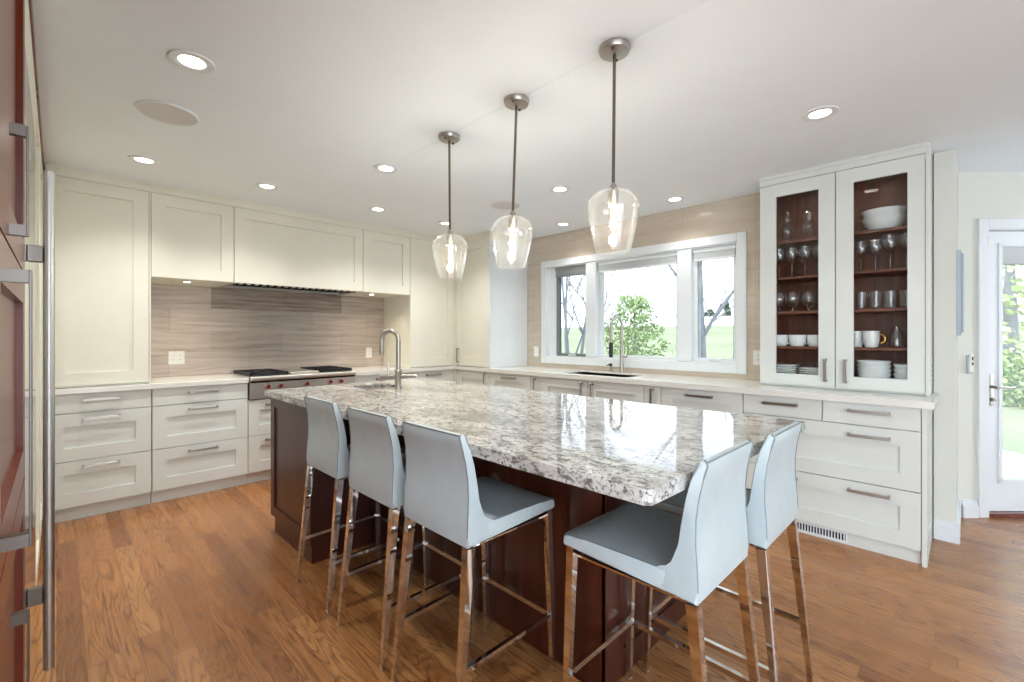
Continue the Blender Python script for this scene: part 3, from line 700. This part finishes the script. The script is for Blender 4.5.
jr = thing('glass_jar', 'clear glass jar with a knob lid right of the gold-handled mug', 'jar', (3.80, .318, 1.212))
b = MB(); b.lathe([(.001, 0), (.03, 0), (.033, .01), (.033, .085), (.022, .105), (.022, .115), (.02, .115), (.02, .104), (.03, .084), (.03, .012), (.001, .01)], (3.80, .318, 1.212), 20); b.build('body', M['glass'], jr, 50)
b = MB(); b.lathe([(.024, .115), (.024, .122), (.006, .126), (.012, .14), (.006, .15)], (3.80, .318, 1.212), 16); b.build('lid', M['glass'], jr, 50)
bw = lathe_thing('bowl', 'x', 'bowl', [(.001, 0), (.05, 0), (.055, .008), (.082, .03), (.093, .062), (.090, .062), (.078, .032), (.05, .012), (.001, .010)], M['china'], 'stacked white bowls', 28)
names = ['bottom', 'second', 'third', 'fourth', 'top']; n_b = 0
for k in range(5):
    put(bw, (3.80, .435, FLR + k * .027), f'{names[k]} white bowl of the tall stack on the cabinet floor behind the right door', n_b == 0); n_b += 1
for k in range(4):
    put(bw, (3.81, .245, FLR + k * .030), f'{["bottom", "second", "third", "top"][k]} white bowl of the stack at the right end of the cabinet floor', False)
pl = lathe_thing('serving_bowl', 'x', 'bowl', [(.001, 0), (.06, 0), (.066, .008), (.105, .04), (.127, .085), (.123, .086), (.101, .043), (.06, .012), (.001, .010)], M['china'], 'wide serving bowls', 32)
put(pl, (3.85, .385, 1.975), 'lower wide white serving bowl on the top shelf', True); put(pl, (3.85, .385, 2.024), 'upper wide white serving bowl on the top shelf', False)
def sqplate(s):
    b = MB(); b.box(-s * .6, s * .6, -s * .6, s * .6, 0, .006, .002); b.box(-s, s, -s, s, .006, .014, .004); return b.build('square_plate', M['china'], None, 50, 'raw')
sp = tag(sqplate(.082), 'x', 'plate', 'stacked white square plates')
ns = ['bottom', 'second', 'third', 'fourth', 'fifth', 'sixth', 'seventh', 'top']
for k in range(8): put(sp, (3.82, .955, FLR + k * .0155), f'{ns[k]} white square plate of the left stack behind the left door', k == 0)
for k in range(7): put(sp, (3.82, .765, FLR + k * .0155), f'{["bottom", "second", "third", "fourth", "fifth", "sixth", "top"][k]} white square plate of the stack near the middle post', False)

# ---------------------------------------------------------------- rangetop
rg = thing('gas_range', 'stainless gas rangetop with red knobs set in the back worktop', 'range', (1.648, 4.62, .745))
b = MB(BM); b.box(1.172, 2.126, -.60, .015, .738, .895); b.box(1.170, 2.128, -.60, .050, .895, .934, .012, seg=3)
b.build('body', M['steel'], rg)
b = MB(BM); b.box(1.18, 2.116, .015, .022, .878, .895); b.build('vent_slot', M['dark'], rg)
for x in (1.315, 1.42, 1.65, 1.87, 1.975):
    b = MB(BM); b.lathe([(.027, .015), (.027, .024), (.021, .034)], (x, 0, .842), 18, axis='y'); k_ = b.build('knob_bezel', M['steel'], rg, 40)
    b = MB(BM); b.lathe([(.016, .03), (.016, .045), (.013, .056)], (x, 0, .842), 18, axis='y'); b.build('knob', M['red'], k_, 40)
for u0, u1 in ((1.185, 1.50), (1.795, 2.11)):
    b = MB(BM)
    for d in (-.02, -.27, -.52): b.box(u0, u1, d - .012, d, .942, .962)
    for q in range(4): b.box(u0 + (u1 - u0 - .012) * q / 3, u0 + (u1 - u0 - .012) * q / 3 + .012, -.532, -.02, .942, .962)
    for d in (-.14, -.40):
        b.lathe([(.045, .945), (.045, .955), (.03, .958)], ((u0 + u1) / 2, d, 0), 16)
        b.box(u0, u1, d - .006, d + .006, .948, .962)
    for uu in (u0, u1 - .012):
        for d in (-.032, -.532): b.box(uu, uu + .012, d, d + .012, .932, .944)
    b.build('grate', M['black'], rg)
    b = MB(BM)
    b.box(u0 + .005, u1 - .005, -.535, -.015, .932, .937)
    for d in (-.14, -.40): b.lathe([(.05, .937), (.045, .943)], ((u0 + u1) / 2, d, 0), 16)
    b.build('burner_tray', M['black'], rg)
b = MB(BM); b.box(1.515, 1.78, -.53, -.02, .932, .952, .004); b.build('griddle', M['steel'], rg)
b = MB(BM); b.box(1.172, 2.124, -.60, -.565, .932, .955, .003); b.build('backguard', M['steel'], rg)

# outlets
def outlet(mp, u, z, w, h, label, n=1):
    t = thing('wall_outlet', label, 'outlet', tuple(mp(u, 0, z - h / 2)), 'wall outlets')
    b = MB(mp); b.box(u - w / 2, u + w / 2, 0, .006, z - h / 2, z + h / 2, .002); b.build('plate', M['plastic'], t)
    for k in range(n):
        uc = u + (k - (n - 1) / 2) * .046
        b = MB(mp); b.box(uc - .017, uc + .017, .006, .009, z - .034, z + .034, .0015); s_ = b.build('socket', M['plastic'], t)
        b = MB(mp)
        for dz in (-.018, .018):
            for du in (-.006, .004): b.box(uc + du, uc + du + .002, .009, .0095, z + dz - .004, z + dz + .004)
        b.build('slot', M['black'], s_)
SPL = back_map(YB - .010)
outlet(SPL, .755, 1.092, .118, .118, 'white double outlet on the stone backsplash left of the range', 2)
outlet(SPL, 2.600, 1.088, .072, .118, 'white single outlet at the right end of the stone backsplash')
outlet(WM, 3.62, 1.10, .072, .118, 'white outlet on the beige wall left of the window')
outlet(WM, 1.20, 1.11, .072, .118, 'white outlet on the beige wall right of the window')

# ---------------------------------------------------------------- left run: dark wood cabinet, fridge, pantry
LM = left_map(LX); LD = .72 - .067 - .002
LD = 0.645
wc = cabinet('tall_cabinet', 'tall dark cherry cabinet with square bar handles at the left edge', 'cabinet', LM, .30, 1.965, .10, 2.395, LD, toe=.05, mat=M['cherry'])
def lpull_v(u, z0, z1, o, out):
    b = MB(LM); b.box(u - .009, u + .009, out - .004, out, z0, z1, .0008)
    for z in (z0, z1 - .022): b.box(u - .009, u + .009, 0, out - .004, z, z + .022)
    b.build('handle', M['pewter'], o)
ch = M['cherry']
o = front(wc, LM, 'door', 1.06, 1.965, 1.470, 2.395, st=.085, mat=ch); lpull_v(1.345, 1.490, 1.712, o, .027)
o = front(wc, LM, 'door', .30, 1.058, 1.470, 2.395, st=.085, mat=ch)
o = front(wc, LM, 'door', 1.06, 1.965, .880, 1.468, st=.085, mat=ch); lpull_v(1.14, .930, 1.402, o, .037)
o = front(wc, LM, 'door', .30, 1.058, .880, 1.468, st=.085, mat=ch)
o = front(wc, LM, 'door', 1.06, 1.965, .10, .878, st=.085, mat=ch); lpull_v(1.367, .16, .725, o, .027)
o = front(wc, LM, 'door', .30, 1.058, .10, .878, st=.085, mat=ch)
fr = thing('refrigerator', 'polished steel built-in refrigerator with a long round bar handle', 'refrigerator', (-.39, 2.44, 0))
b = MB(LM); b.box(1.969, 2.90, -LD, -.03, .10, 2.15); b.box(1.969, 2.90, -LD, -.06, 0, .10); b.build('body', M['steel'], fr)
b = MB(LM); b.box(1.972, 2.897, -.028, 0, .105, 1.93, .003); fd = b.build('door', M['mirror_steel'], fr)
b = MB(LM); b.box(1.972, 2.897, -.028, 0, 1.936, 2.148, .003); b.build('top_grille', M['mirror_steel'], fr)
b = MB(); b.tube([(-.0185, 2.10, .215), (-.0185, 2.10, 1.82)], .0138, 20); fh = b.build('handle', M['satin'], fd, 40)
for z in (1.55, .46):
    b = MB(LM); b.box(2.085, 2.115, 0.0, .035, z - .026, z + .026, .002); b.build('handle_bracket', M['pewter'], fh)
b = MB(LM); b.box(1.969, 2.90, -LD, 0, 2.152, 2.395); structure('trim_3', b, M['cream'], 'cream panel above the refrigerator', 'trim')
pt = cabinet('pantry_cabinet', 'tall cream pantry cabinet beyond the refrigerator', 'cabinet', LM, 2.903, 4.34, .10, 2.395, LD, toe=.05)
front(pt, LM, 'door', 2.903, 3.62, .10, 2.395); front(pt, LM, 'door', 3.622, 4.34, .10, 2.395)
b = MB(LM); b.box(.30, 4.38, -LD, 0.006, 2.397, CZ); structure('trim_4', b, M['cherry'], 'dark wood board between the left run and the ceiling', 'trim')

# ---------------------------------------------------------------- island
IX0, IX1, IY0, IY1 = .982, 2.245, .498, 3.32
isl = thing('kitchen_island', 'dark espresso wood island base under the granite top', 'island', (1.7, 2.0, 0))
KX, EY = 1.40, .925                # knee panel behind the stools, end panel behind the end stools
CY = 2.612                         # cupboard end facing the stools starts here
ZT = CT - .038
es = M['espresso']
b = MB(); b.box(KX + .012, 2.19, EY + .012, 2.63, 0.0, ZT - .0005); b.box(1.03, 2.19, CY + .0, 3.28, .10, ZT - .0005); b.box(1.045, 2.19, CY + .001, 3.225, 0, .10)
b.build('body', es, isl)
IF = right_map(1.008)
b = MB(IF); b.shaker(CY, 3.285, .10, ZT - .001, .065, th=.022, rec=.010); b.box(CY, 3.225, -.045, -.008, 0, .10); b.build('door', es, isl)
b = MB(right_map(KX)); 
n = 4; L = (CY - EY) / n
b.box(EY, CY, -.012, -.006, 0, ZT - .001)
for k in range(n): 
    b.box(EY + k * L + .001, EY + (k + 1) * L - .001, -.006, 0, 0.0, ZT - .001)
b.build('knee_panel', es, isl)
IE = back_map(EY)
b = MB(IE); b.box(KX, 2.19, -.012, -.006, 0, ZT - .001); b.box(KX, KX + .12, -.006, .004, 0, ZT - .001); b.box(2.07, 2.19, -.006, .004, 0, ZT - .001); b.box(KX + .12, 2.07, -.006, .004, 0, .10); b.box(KX + .12, 2.07, -.006, .004, ZT - .09, ZT - .001)
b.build('end_panel', M['espresso'], isl)
PSX0, PSX1, PSY0, PSY1 = 1.48, 1.76, 2.87, 3.12
b = MB()
b.prism([(IX0, PSY0), (IX0, .545), (IX0 + .012, .527), (IX1 - .012, .482), (IX1, .492), (IX1, PSY0)], ZT, CT); b.box(IX0, IX1, PSY1, IY1, ZT, CT); b.box(IX0, PSX0, PSY0, PSY1, ZT, CT); b.box(PSX1, IX1, PSY0, PSY1, ZT, CT)
bmesh.ops.remove_doubles(b.bm, verts=b.bm.verts, dist=1e-5)
gt = b.build('island_worktop', M['granite']); tag(gt, 'speckled white and grey granite worktop on the island', 'worktop')
ps = thing('prep_sink', 'small steel prep sink in the far end of the granite island', 'sink', (1.62, 2.99, .76))
b = MB(); q = .003; zs = ZT + .012
b.box(PSX0 + .0, PSX0 + q, PSY0, PSY1, .76, zs); b.box(PSX1 - q, PSX1, PSY0, PSY1, .76, zs); b.box(PSX0, PSX1, PSY0, PSY0 + q, .76, zs); b.box(PSX0, PSX1, PSY1 - q, PSY1, .76, zs); b.box(PSX0, PSX1, PSY0, PSY1, .76, .763)
b.build('bowl', M['steel'], ps)
b = MB(); b.lathe([(.035, .763), (.035, .766), (.015, .766)], (1.62, 2.99, 0), 16); b.build('drain', M['black'], ps, 40)
px_, py_ = 1.665, 2.775
pf = thing('prep_faucet', 'nickel gooseneck prep faucet with cross arms on the granite island', 'faucet', (px_, py_, CT))
b = MB(); b.lathe([(.028, 0), (.028, .01), (.022, .016), (.022, .10), (.026, .105), (.026, .125), (.0165, .135)], (px_, py_, CT), 18); b.build('base_column', M['nickel'], pf, 40)
dv = Vector((-.55, .84, 0)).normalized(); rr = .062
pts = [(px_, py_, CT + .13), (px_, py_, CT + .25), (px_, py_, CT + .32)] + [tuple(p) for p in arc(Vector((px_, py_, CT + .335)) + dv * rr, rr, PI, 0, 14, dv)] + [tuple(Vector((px_, py_, CT + .27)) + dv * 2 * rr)]
b = MB(); b.tube(pts, .0165, 12); b.lathe([(.015, .235), (.017, .24), (.017, .275)], tuple(Vector((px_, py_, CT)) + dv * 2 * rr), 14); b.build('spout', M['nickel'], pf, 60)
for sgn in (1, -1):
    a = Vector((.707, -.707, 0)) * sgn; c0 = Vector((px_, py_, CT + .085))
    b = MB(); b.tube([tuple(c0), tuple(c0 + a * .05), tuple(c0 + a * .125)], [.015, .013, .010], 10)
    if sgn < 0: b.tube([tuple(c0 + a * .07), tuple(c0 + a * .07 + Vector((0, 0, .09)))], .008, 8)
    b.build('handle_arm', M['nickel'], pf, 40)

# ---------------------------------------------------------------- stools
def make_stool():
    t = thing('bar_stool', 'x', 'bar stool', (0, 0, 0), 'pale leather counter stools at the island')
    def shell(poly, wf, name, bev=.007):
        """poly of (x,z) swept across y with half width wf(z)"""
        bm = bmesh.new(); N = 6; cols = []
        for k in range(N + 1):
            s = -1 + 2 * k / N
            cols.append([bm.verts.new((x, s * wf(z, x), z + 0.0)) for x, z in poly])
        n = len(poly)
        for a, b_ in zip(cols, cols[1:]):
            for i in range(n): bm.faces.new((a[i], a[(i + 1) % n], b_[(i + 1) % n], b_[i]))
        caps = [bm.faces.new(cols[0]), bm.faces.new(cols[-1])]
        ee = [e for f in caps for e in f.edges]
        bmesh.ops.bevel(bm, geom=ee, offset=bev, segments=3, affect='EDGES', profile=0.5)
        m = MB(); m.bm.free(); m.bm = bm
        return m.build(name, M['leather'], t, 38)
    def wback(z, x): 
        u = min(max((z - .60) / .38, 0), 1); return .192 + .005 * math.sin(u * PI) - .020 * u
    outer = [(-.186, .606), (-.188, .64), (-.185, .70), (-.180, .76), (-.180, .82), (-.186, .875), (-.195, .92), (-.206, .960), (-.204, .967)]
    inner = [(-.189, .970), (-.182, .964), (-.166, .915), (-.153, .86), (-.144, .80), (-.138, .75), (-.133, .715), (-.124, .692), (-.108, .676), (-.088, .668), (-.075, .667), (-.050, .667), (-.050, .613)]
    back = shell(outer + inner, wback, 'backrest')
    pads = [(-.105, .6095), (-.105, .6672), (.05, .668), (.15, .668), (.222, .664), (.236, .656), (.238, .634), (.232, .628)]
    seat = shell(pads, lambda z, x: .1914 + .0075 * min(max((x + .05) / .28, 0), 1), 'seat')
    # piping along the top edges of back and seat
    b = MB()
    for s in (-1, 1):
        b.tube([(x - .0, s * (wback(z, x) - .003), z) for x, z in outer[1:]] + [(-.195, s * (wback(.970, 0) - .010), .972)], .0025, 6)
        b.tube([(x, s * (wback(z, x) - .003), z + .001) for x, z in inner[1:-2]] + [(.05, s * .1915, .6685), (.22, s * .1955, .6645)], .0022, 6)
    b.tube([(-.205, y, .968) for y in (-.166, 0, .166)], .0025, 6)
    b.tube([(.234, y, .660) for y in (-.192, 0, .192)], .0022, 6)
    b.build('piping', M['piping'], t)
    for s in (-1, 1):
        b = MB(); b.bar((.212, s * .182, .628), (.232, s * .192, .004), .026, .018); b.box(.222, .242, s * .192 - .010, s * .192 + .010, 0, .005); b.build('leg', M['chrome'], t)
        b = MB(); b.bar((-.170, s * .172, .600), (-.230, s * .190, .004), .030, .018); b.box(-.240, -.220, s * .190 - .010, s * .190 + .010, 0, .005); b.build('leg', M['chrome'], t)
        b = MB(); b.bar((.2245, s * .188, .222), (-.208, s * .1835, .218), .016); b.build('foot_rail', M['chrome'], t)
    b = MB(); b.bar((.2245, -.188, .222), (.2245, .188, .222), .018); b.build('foot_rail', M['chrome'], t)
    b = MB(); b.prism([(-.16, -.172), (.215, -.172), (.215, .172), (-.16, .172)], .594, .600); b.build('seat_frame', M['chrome'], t)
    return t
stool = make_stool()
spots = [((1.128, 2.300, 0), 0.0, 'pale grey leather stool at the island farthest from the camera on the long side'),
         ((1.120, 1.786, 0), 0.0, 'middle pale grey leather stool on the long side of the island'),
         ((1.116, 1.318, 0), 0.0, 'pale grey leather stool nearest the camera on the long side of the island'),
         ((1.331, .668, 0), PI / 2, 'pale grey leather stool at the island end with its whole seat in view'),
         ((1.790, .640, 0), PI / 2, 'pale grey leather stool at the island end beside the white drawers')]
for i, (l, rz, lab) in enumerate(spots):
    if i == 0: stool.location = l; stool.rotation_euler = (0, 0, rz); stool['label'] = lab
    else: copy_thing(stool, l, lab, rz)

# ---------------------------------------------------------------- ceiling fittings
def make_downlight():
    t = thing('recessed_light', 'x', 'ceiling light', (0, 0, 0), 'recessed ceiling downlights')
    b = MB(); b.lathe([(.082, 0), (.080, -.006), (.054, -.007), (.047, -.002), (.047, 0)], n=32, closed=True); b.build('trim_ring', M['white'], t, 40)
    b = MB(); b.lathe([(.048, -.003), (.035, -.0035), (.001, -.004)], n=28); b.build('lens', M['lens'], t, 60)
    ld = bpy.data.lights.new('downlight_lamp', 'SPOT'); ld.energy = SPOT_W; ld.color = (1, .985, .95)
    ld.spot_size = math.radians(125); ld.spot_blend = 0.9; ld.shadow_soft_size = .05
    lo = bpy.data.objects.new('downlight_lamp', ld); C.collection.objects.link(lo); lo.parent = t; lo.location = (0, 0, -.02)
    return t
dl = make_downlight()
lights = [((.404, 2.316), 'recessed downlight nearest the camera at the upper left'), ((.406, 3.84), 'recessed downlight in front of the tall left cupboard'),
          ((1.153, 3.84), 'recessed downlight in front of the hood left part'), ((2.08, 3.82), 'recessed downlight in front of the hood right end'),
          ((2.836, 3.80), 'recessed downlight before the corner cupboard behind the far pendant'), ((1.611, 2.845), 'recessed downlight above the far end of the island'),
          ((2.816, 2.279), 'recessed downlight between the middle and near pendants'), ((3.722, 2.97), 'recessed downlight nearest the tall cupboard beside the window'),
          ((3.713, 1.755), 'recessed downlight above the right part of the window'), ((2.813, .542), 'recessed downlight before the glass-fronted cabinet'),
          ((.405, .79), 'recessed downlight above the near corner of the island walkway')]  # last entry is an added lamp out of view, brightening the left side
for i, ((x, y), l) in enumerate(lights):
    if i == 0: dl.location = (x, y, CZ - .0005); dl['label'] = l
    else:
        c_ = copy_thing(dl, (x, y, CZ - .0005), l)
        if y < 1.0 and x > 2 or x > 3.5:                      # these are dimmed
            for o_ in c_.children:
                if o_.type == 'LIGHT': o_.data = o_.data.copy(); o_.data.energy = SPOT_W * .45
def make_speaker():
    t = thing('ceiling_speaker', 'x', 'speaker', (0, 0, 0), 'round ceiling speakers')
    b = MB(); b.lathe([(.134, 0), (.132, -.007), (.125, -.008), (.123, 0)], n=40, closed=True); b.build('rim', M['white'], t, 40)
    b = MB(); b.lathe([(.124, -.001), (.122, -.006), (.001, -.0062)], n=40); b.build('grille', M['spk'], t, 60)
    return t
sk_ = make_speaker(); sk_.location = (.409, 2.945, CZ - .0005); sk_['label'] = 'round grey ceiling speaker at the upper left'
copy_thing(sk_, (2.82, 2.90, CZ - .0005), 'round grey ceiling speaker behind the middle pendant')
def make_pendant():
    t = thing('pendant_light', 'x', 'pendant light', (0, 0, 0), 'glass pendant lights over the island')
    b = MB(); b.lathe([(.063, 0), (.063, -.010), (.058, -.022), (.030, -.026), (.012, -.028), (.001, -.028)], n=32); o = b.build('canopy', M['nickel'], t, 30)
    for a in (0.4, 0.4 + PI):
        b = MB(); b.lathe([(.007, -.022), (.007, -.03), (.004, -.033)], (.042 * math.cos(a), .042 * math.sin(a), 0), 10); b.build('screw', M['bronze'], o, 40)
    b = MB(); b.lathe([(.0065, -.02), (.0065, -.555)], n=12); b.build('rod', M['bronze'], t, 40)
    b = MB(); b.lathe([(.0065, -.545), (.016, -.562), (.016, -.572), (.021, -.576), (.021, -.625), (.017, -.632)], n=20); b.build('socket', M['nickel'], t, 30)
    zt = -.572
    out = [(.022, zt), (.045, zt - .004), (.075, zt - .018), (.096, zt - .042), (.103, zt - .068), (.101, zt - .095), (.093, zt - .140), (.083, zt - .19), (.072, zt - .235), (.067, zt - .252)]
    inn = [(r - .003, z + (.0 if i else -.003)) for i, (r, z) in enumerate(out)][::-1]
    b = MB(); b.lathe(out + inn, n=48, closed=True); b.build('glass_shade', M['lampglass'], t, 60)
    b = MB(); b.lathe([(.013, -.628), (.015, -.645), (.020, -.675), (.020, -.725), (.014, -.752), (.003, -.762)], n=18); bl = b.build('bulb', M['bulbglass'], t, 60)
    b = MB()
    for k in range(4):
        a = k * PI / 2; b.tube([(.006 * math.cos(a), .006 * math.sin(a), -.655), (.010 * math.cos(a), .010 * math.sin(a), -.695), (.006 * math.cos(a), .006 * math.sin(a), -.735)], .0022, 6)
    b.build('filament', M['bulb'], bl)
    ld = bpy.data.lights.new('bulb_lamp', 'POINT'); ld.energy = 4.5; ld.color = (1, .97, .92); ld.shadow_soft_size = .02
    lo = bpy.data.objects.new('bulb_lamp', ld); C.collection.objects.link(lo); lo.parent = t; lo.location = (0, 0, -.70)
    return t
pd = make_pendant()
for i, (x, y, a, l) in enumerate(((1.612, 2.128, -.4, 'clear glass pendant over the far end of the island'), (1.602, 1.570, 1.9, 'clear glass pendant over the middle of the island'), (1.588, 1.004, .5, 'clear glass pendant nearest the camera'))):
    g = pd if i == 0 else copy_thing(pd, (0, 0, 0), l)
    g['label'] = l; g.location = (x, y, CZ - .0005)
    g.rotation_euler = Matrix.Rotation(math.radians(a), 3, Vector((1, 1, 0)).normalized()).to_euler()   # hangs very slightly out of plumb
b = MB(); b.box(1.599, 1.601, -.5, 4.37, CZ - .0012, CZ); structure('trim_5', b, M['ceil'], 'thin seam along the ceiling over the island', 'trim')

# ---------------------------------------------------------------- outside
def ground_z(x, y):
    r = (x + y) / R2
    return -.35 + max(0, min(1.5, (x - 6) / 36)) * 2.85
bm = bmesh.new(); nx, ny = 60, 40; vv = {}
for i in range(nx + 1):
    for j in range(ny + 1):
        x = -30 + 140 * i / nx; y = -50 + 150 * j / ny
        vv[i, j] = bm.verts.new((x, y, ground_z(x, y) - .1))
for i in range(nx):
    for j in range(ny): bm.faces.new((vv[i, j], vv[i + 1, j], vv[i + 1, j + 1], vv[i, j + 1]))
m = MB(); m.bm.free(); m.bm = bm
tag(m.build('lawn', M['grass'], None, 60, 'raw'), 'green lawn sloping up outside the window', 'lawn', kind='structure')
b = MB(); vv_ = [b.bm.verts.new((x, y, ground_z(x, y) - .1 + dz)) for dz in (.02, .10) for x, y in ((38, -40), (54, -40), (54, 95), (38, 95))]
for f in ((0, 1, 2, 3), (4, 5, 6, 7), (0, 1, 5, 4), (1, 2, 6, 5), (2, 3, 7, 6), (3, 0, 4, 7)): b.bm.faces.new([vv_[i] for i in f])
tag(b.build('road', M['concrete'], None, None, 'raw'), 'pale road beyond the lawn', 'road', kind='structure')
b = MB(); b.box(-30, 30, -45, -2.45, -.36, -.02); b.box(-30, -3.05, -2.45, 20.0, -.36, -.02); tag(b.build('terrace', M['concrete'], None, None, 'raw'), 'pale paved terrace around the open side of the house', 'terrace', kind='structure')  # added pale slab out of view, bounces daylight up to the ceiling
b = MB(diag_map); b.box(2.6, 5.6, -5.2, -.16, -.25, -.015, .004); tag(b.build('patio', M['paleblue'], None, None, 'raw'), 'pale patio slab outside the glazed door', 'patio', kind='structure')

def at(px, D, z=0.0):
    L = (px - 512) / F * D
    return Vector(((D + L) / R2, (D - L) / R2, z))
rnd = random.Random(3)
def branch(b, p, d, L, r, lvl, tips):
    pts = [p]; rr = [r]; q = p.copy(); dd = d.copy(); n = 4
    for k in range(n):
        dd = (dd + Vector((rnd.uniform(-.16, .16) * (.35 if lvl == 0 else 1), rnd.uniform(-.16, .16) * (.35 if lvl == 0 else 1), rnd.uniform(-.02, .10)))).normalized()
        q = q + dd * (L / n); pts.append(q.copy()); rr.append(r * (1 - .55 * (k + 1) / n))
    b.tube([tuple(v) for v in pts], rr, 6 if lvl < 2 else 4)
    tips.append(q)
    if lvl < 3:
        for k in range((5, 4, 3)[lvl]):
            i = rnd.randint(1, n); a = rnd.uniform(0, 2 * PI)
            nd = (dd * .8 + Vector((math.cos(a), math.sin(a), .25)) * .75).normalized()
            branch(b, pts[i], nd, L * rnd.uniform(.45, .62), rr[i] * .6, lvl + 1, tips)
def leaves(b, pts, n, spread, s):
    for _ in range(n):
        c = rnd.choice(pts) + Vector((rnd.gauss(0, spread), rnd.gauss(0, spread), rnd.gauss(0, spread)))
        a = Vector((rnd.gauss(0, 1), rnd.gauss(0, 1), rnd.gauss(0, 1))).normalized(); u = a.orthogonal().normalized(); v = a.cross(u)
        k = s * rnd.uniform(.6, 1.3)
        b.bm.faces.new([b.bm.verts.new(c + u * k * i + v * k * .6 * j) for i, j in ((1, 0), (0, 1), (-1, 0), (0, -1))])
def bare_tree(px, D, hgt, r, label, stems=1):
    g = at(px, D); z = ground_z(g.x, g.y) - .12; t = thing('bare_tree', label, 'tree', (g.x, g.y, z), 'bare trees outside the window')
    b = MB()
    for k in range(stems):
        a = rnd.uniform(0, 6.28); branch(b, Vector((g.x + .1 * math.cos(a) * (stems > 1), g.y + .1 * math.sin(a) * (stems > 1), z)), Vector((.14 * math.cos(a) * (stems > 1), .14 * math.sin(a) * (stems > 1), 1)).normalized(), hgt * .62, r, 0, [])
    b.build('trunk', M['bark'], t, 60)
    return t
def leafy_tree(px, D, hgt, rad, label, mat, n=2600, name='leafy_tree', s=.07, cone=False, cat='tree', z=None):
    g = at(px, D); z = ground_z(g.x, g.y) - .12 if z is None else z; t = thing(name, label, cat, (g.x, g.y, z))
    b = MB(); b.tube([(g.x, g.y, z), (g.x + .05, g.y, z + hgt * .4), (g.x, g.y, z + hgt * .85)], [rad * .09, rad * .06, rad * .02], 8); b.build('trunk', M['bark'], t, 60)
    pts = []
    for _ in range(260):
        u = rnd.random(); a = rnd.uniform(0, 2 * PI); zz_ = z + hgt * (.08 + .9 * u)
        rr = rad * ((1 - u) if cone else (.35 + .9 * math.sin(PI * min(1, u * .75 + .22)))) * math.sqrt(rnd.random()) * .95
        pts.append(Vector((g.x + rr * math.cos(a), g.y + rr * math.sin(a), zz_)))
    b = MB(); leaves(b, pts, n, rad * .10, s); b.build('foliage', mat, t)
    return t
bare_tree(573, 10.5, 5.0, .05, 'bare many-stemmed tree seen through the left window section', 3)
bare_tree(603, 16, 6.0, .06, 'bare leaning tree at the left of the middle window section', 2)
bare_tree(705, 9.5, 4.6, .085, 'bare pale-barked tree in the right window section', 1)
leafy_tree(634, 15, 2.45, .85, 'bushy green tree in the middle window section', M['leaf_m'], 3200, s=.06)
leafy_tree(727, 76, 3.6, .9, 'dark pointed conifer beside the far house', M['leaf_d'], 1800, 'conifer', .12, True)
leafy_tree(710, 74, 1.7, .8, 'round dark tree left of the conifer', M['leaf_d'], 700, s=.14)
leafy_tree(1010, 11, 5.2, 2.3, 'sunlit green tree beyond the patio door', M['leaf_y'], 5200, s=.10, z=-.4)
leafy_tree(1062, 8.0, 1.6, .8, 'green shrub beside the patio outside the door', M['leaf_m'], 2600, 'shrub', .06, cat='shrub', z=-.4)
hd_ = []
for px, D, wd, hh, lab in ((722, 84, 4.4, .9, 'pale far house in the right window section'), (690, 84, 2.4, .7, 'small far house at the left of the right window section'), (664, 88, 3.4, .7, 'small far house in the middle window section')):
    g = at(px, D); z = 3.8; t = thing('house', lab, 'house', (g.x, g.y, z), 'far houses'); u = Vector((1, -1, 0)).normalized(); v = Vector((1, 1, 0)).normalized()
    mp = lambda a, c, zz, g=g: g + u * a + v * c + Vector((0, 0, zz))
    b = MB(mp); b.box(-wd / 2, wd / 2, 0, 6, z - .3, z + hh); o = b.build('wall', M['siding'], t)
    b = MB(mp)
    for x0 in (-wd * .3, wd * .12): b.box(x0, x0 + wd * .16, -.05, .02, z + hh * .35, z + hh * .8)
    b.build('window', M['dark'], o)
    b = MB(mp); vs_ = [b.bm.verts.new(mp(a, c, zz)) for a, c, zz in ((-wd / 2 - .4, -.4, z + hh), (wd / 2 + .4, -.4, z + hh), (wd / 2 + .4, 6.4, z + hh), (-wd / 2 - .4, 6.4, z + hh), (-wd / 2 - .4, 3, z + hh + .9), (wd / 2 + .4, 3, z + hh + .9))]
    for f in ((0, 1, 5, 4), (2, 3, 4, 5), (0, 4, 3), (1, 2, 5), (0, 3, 2, 1)): b.bm.faces.new([vs_[i] for i in f])
    b.build('roof', M['roofing'], t)

for o in C.collection.objects:
    if '_loc' in o.keys(): del o['_loc']
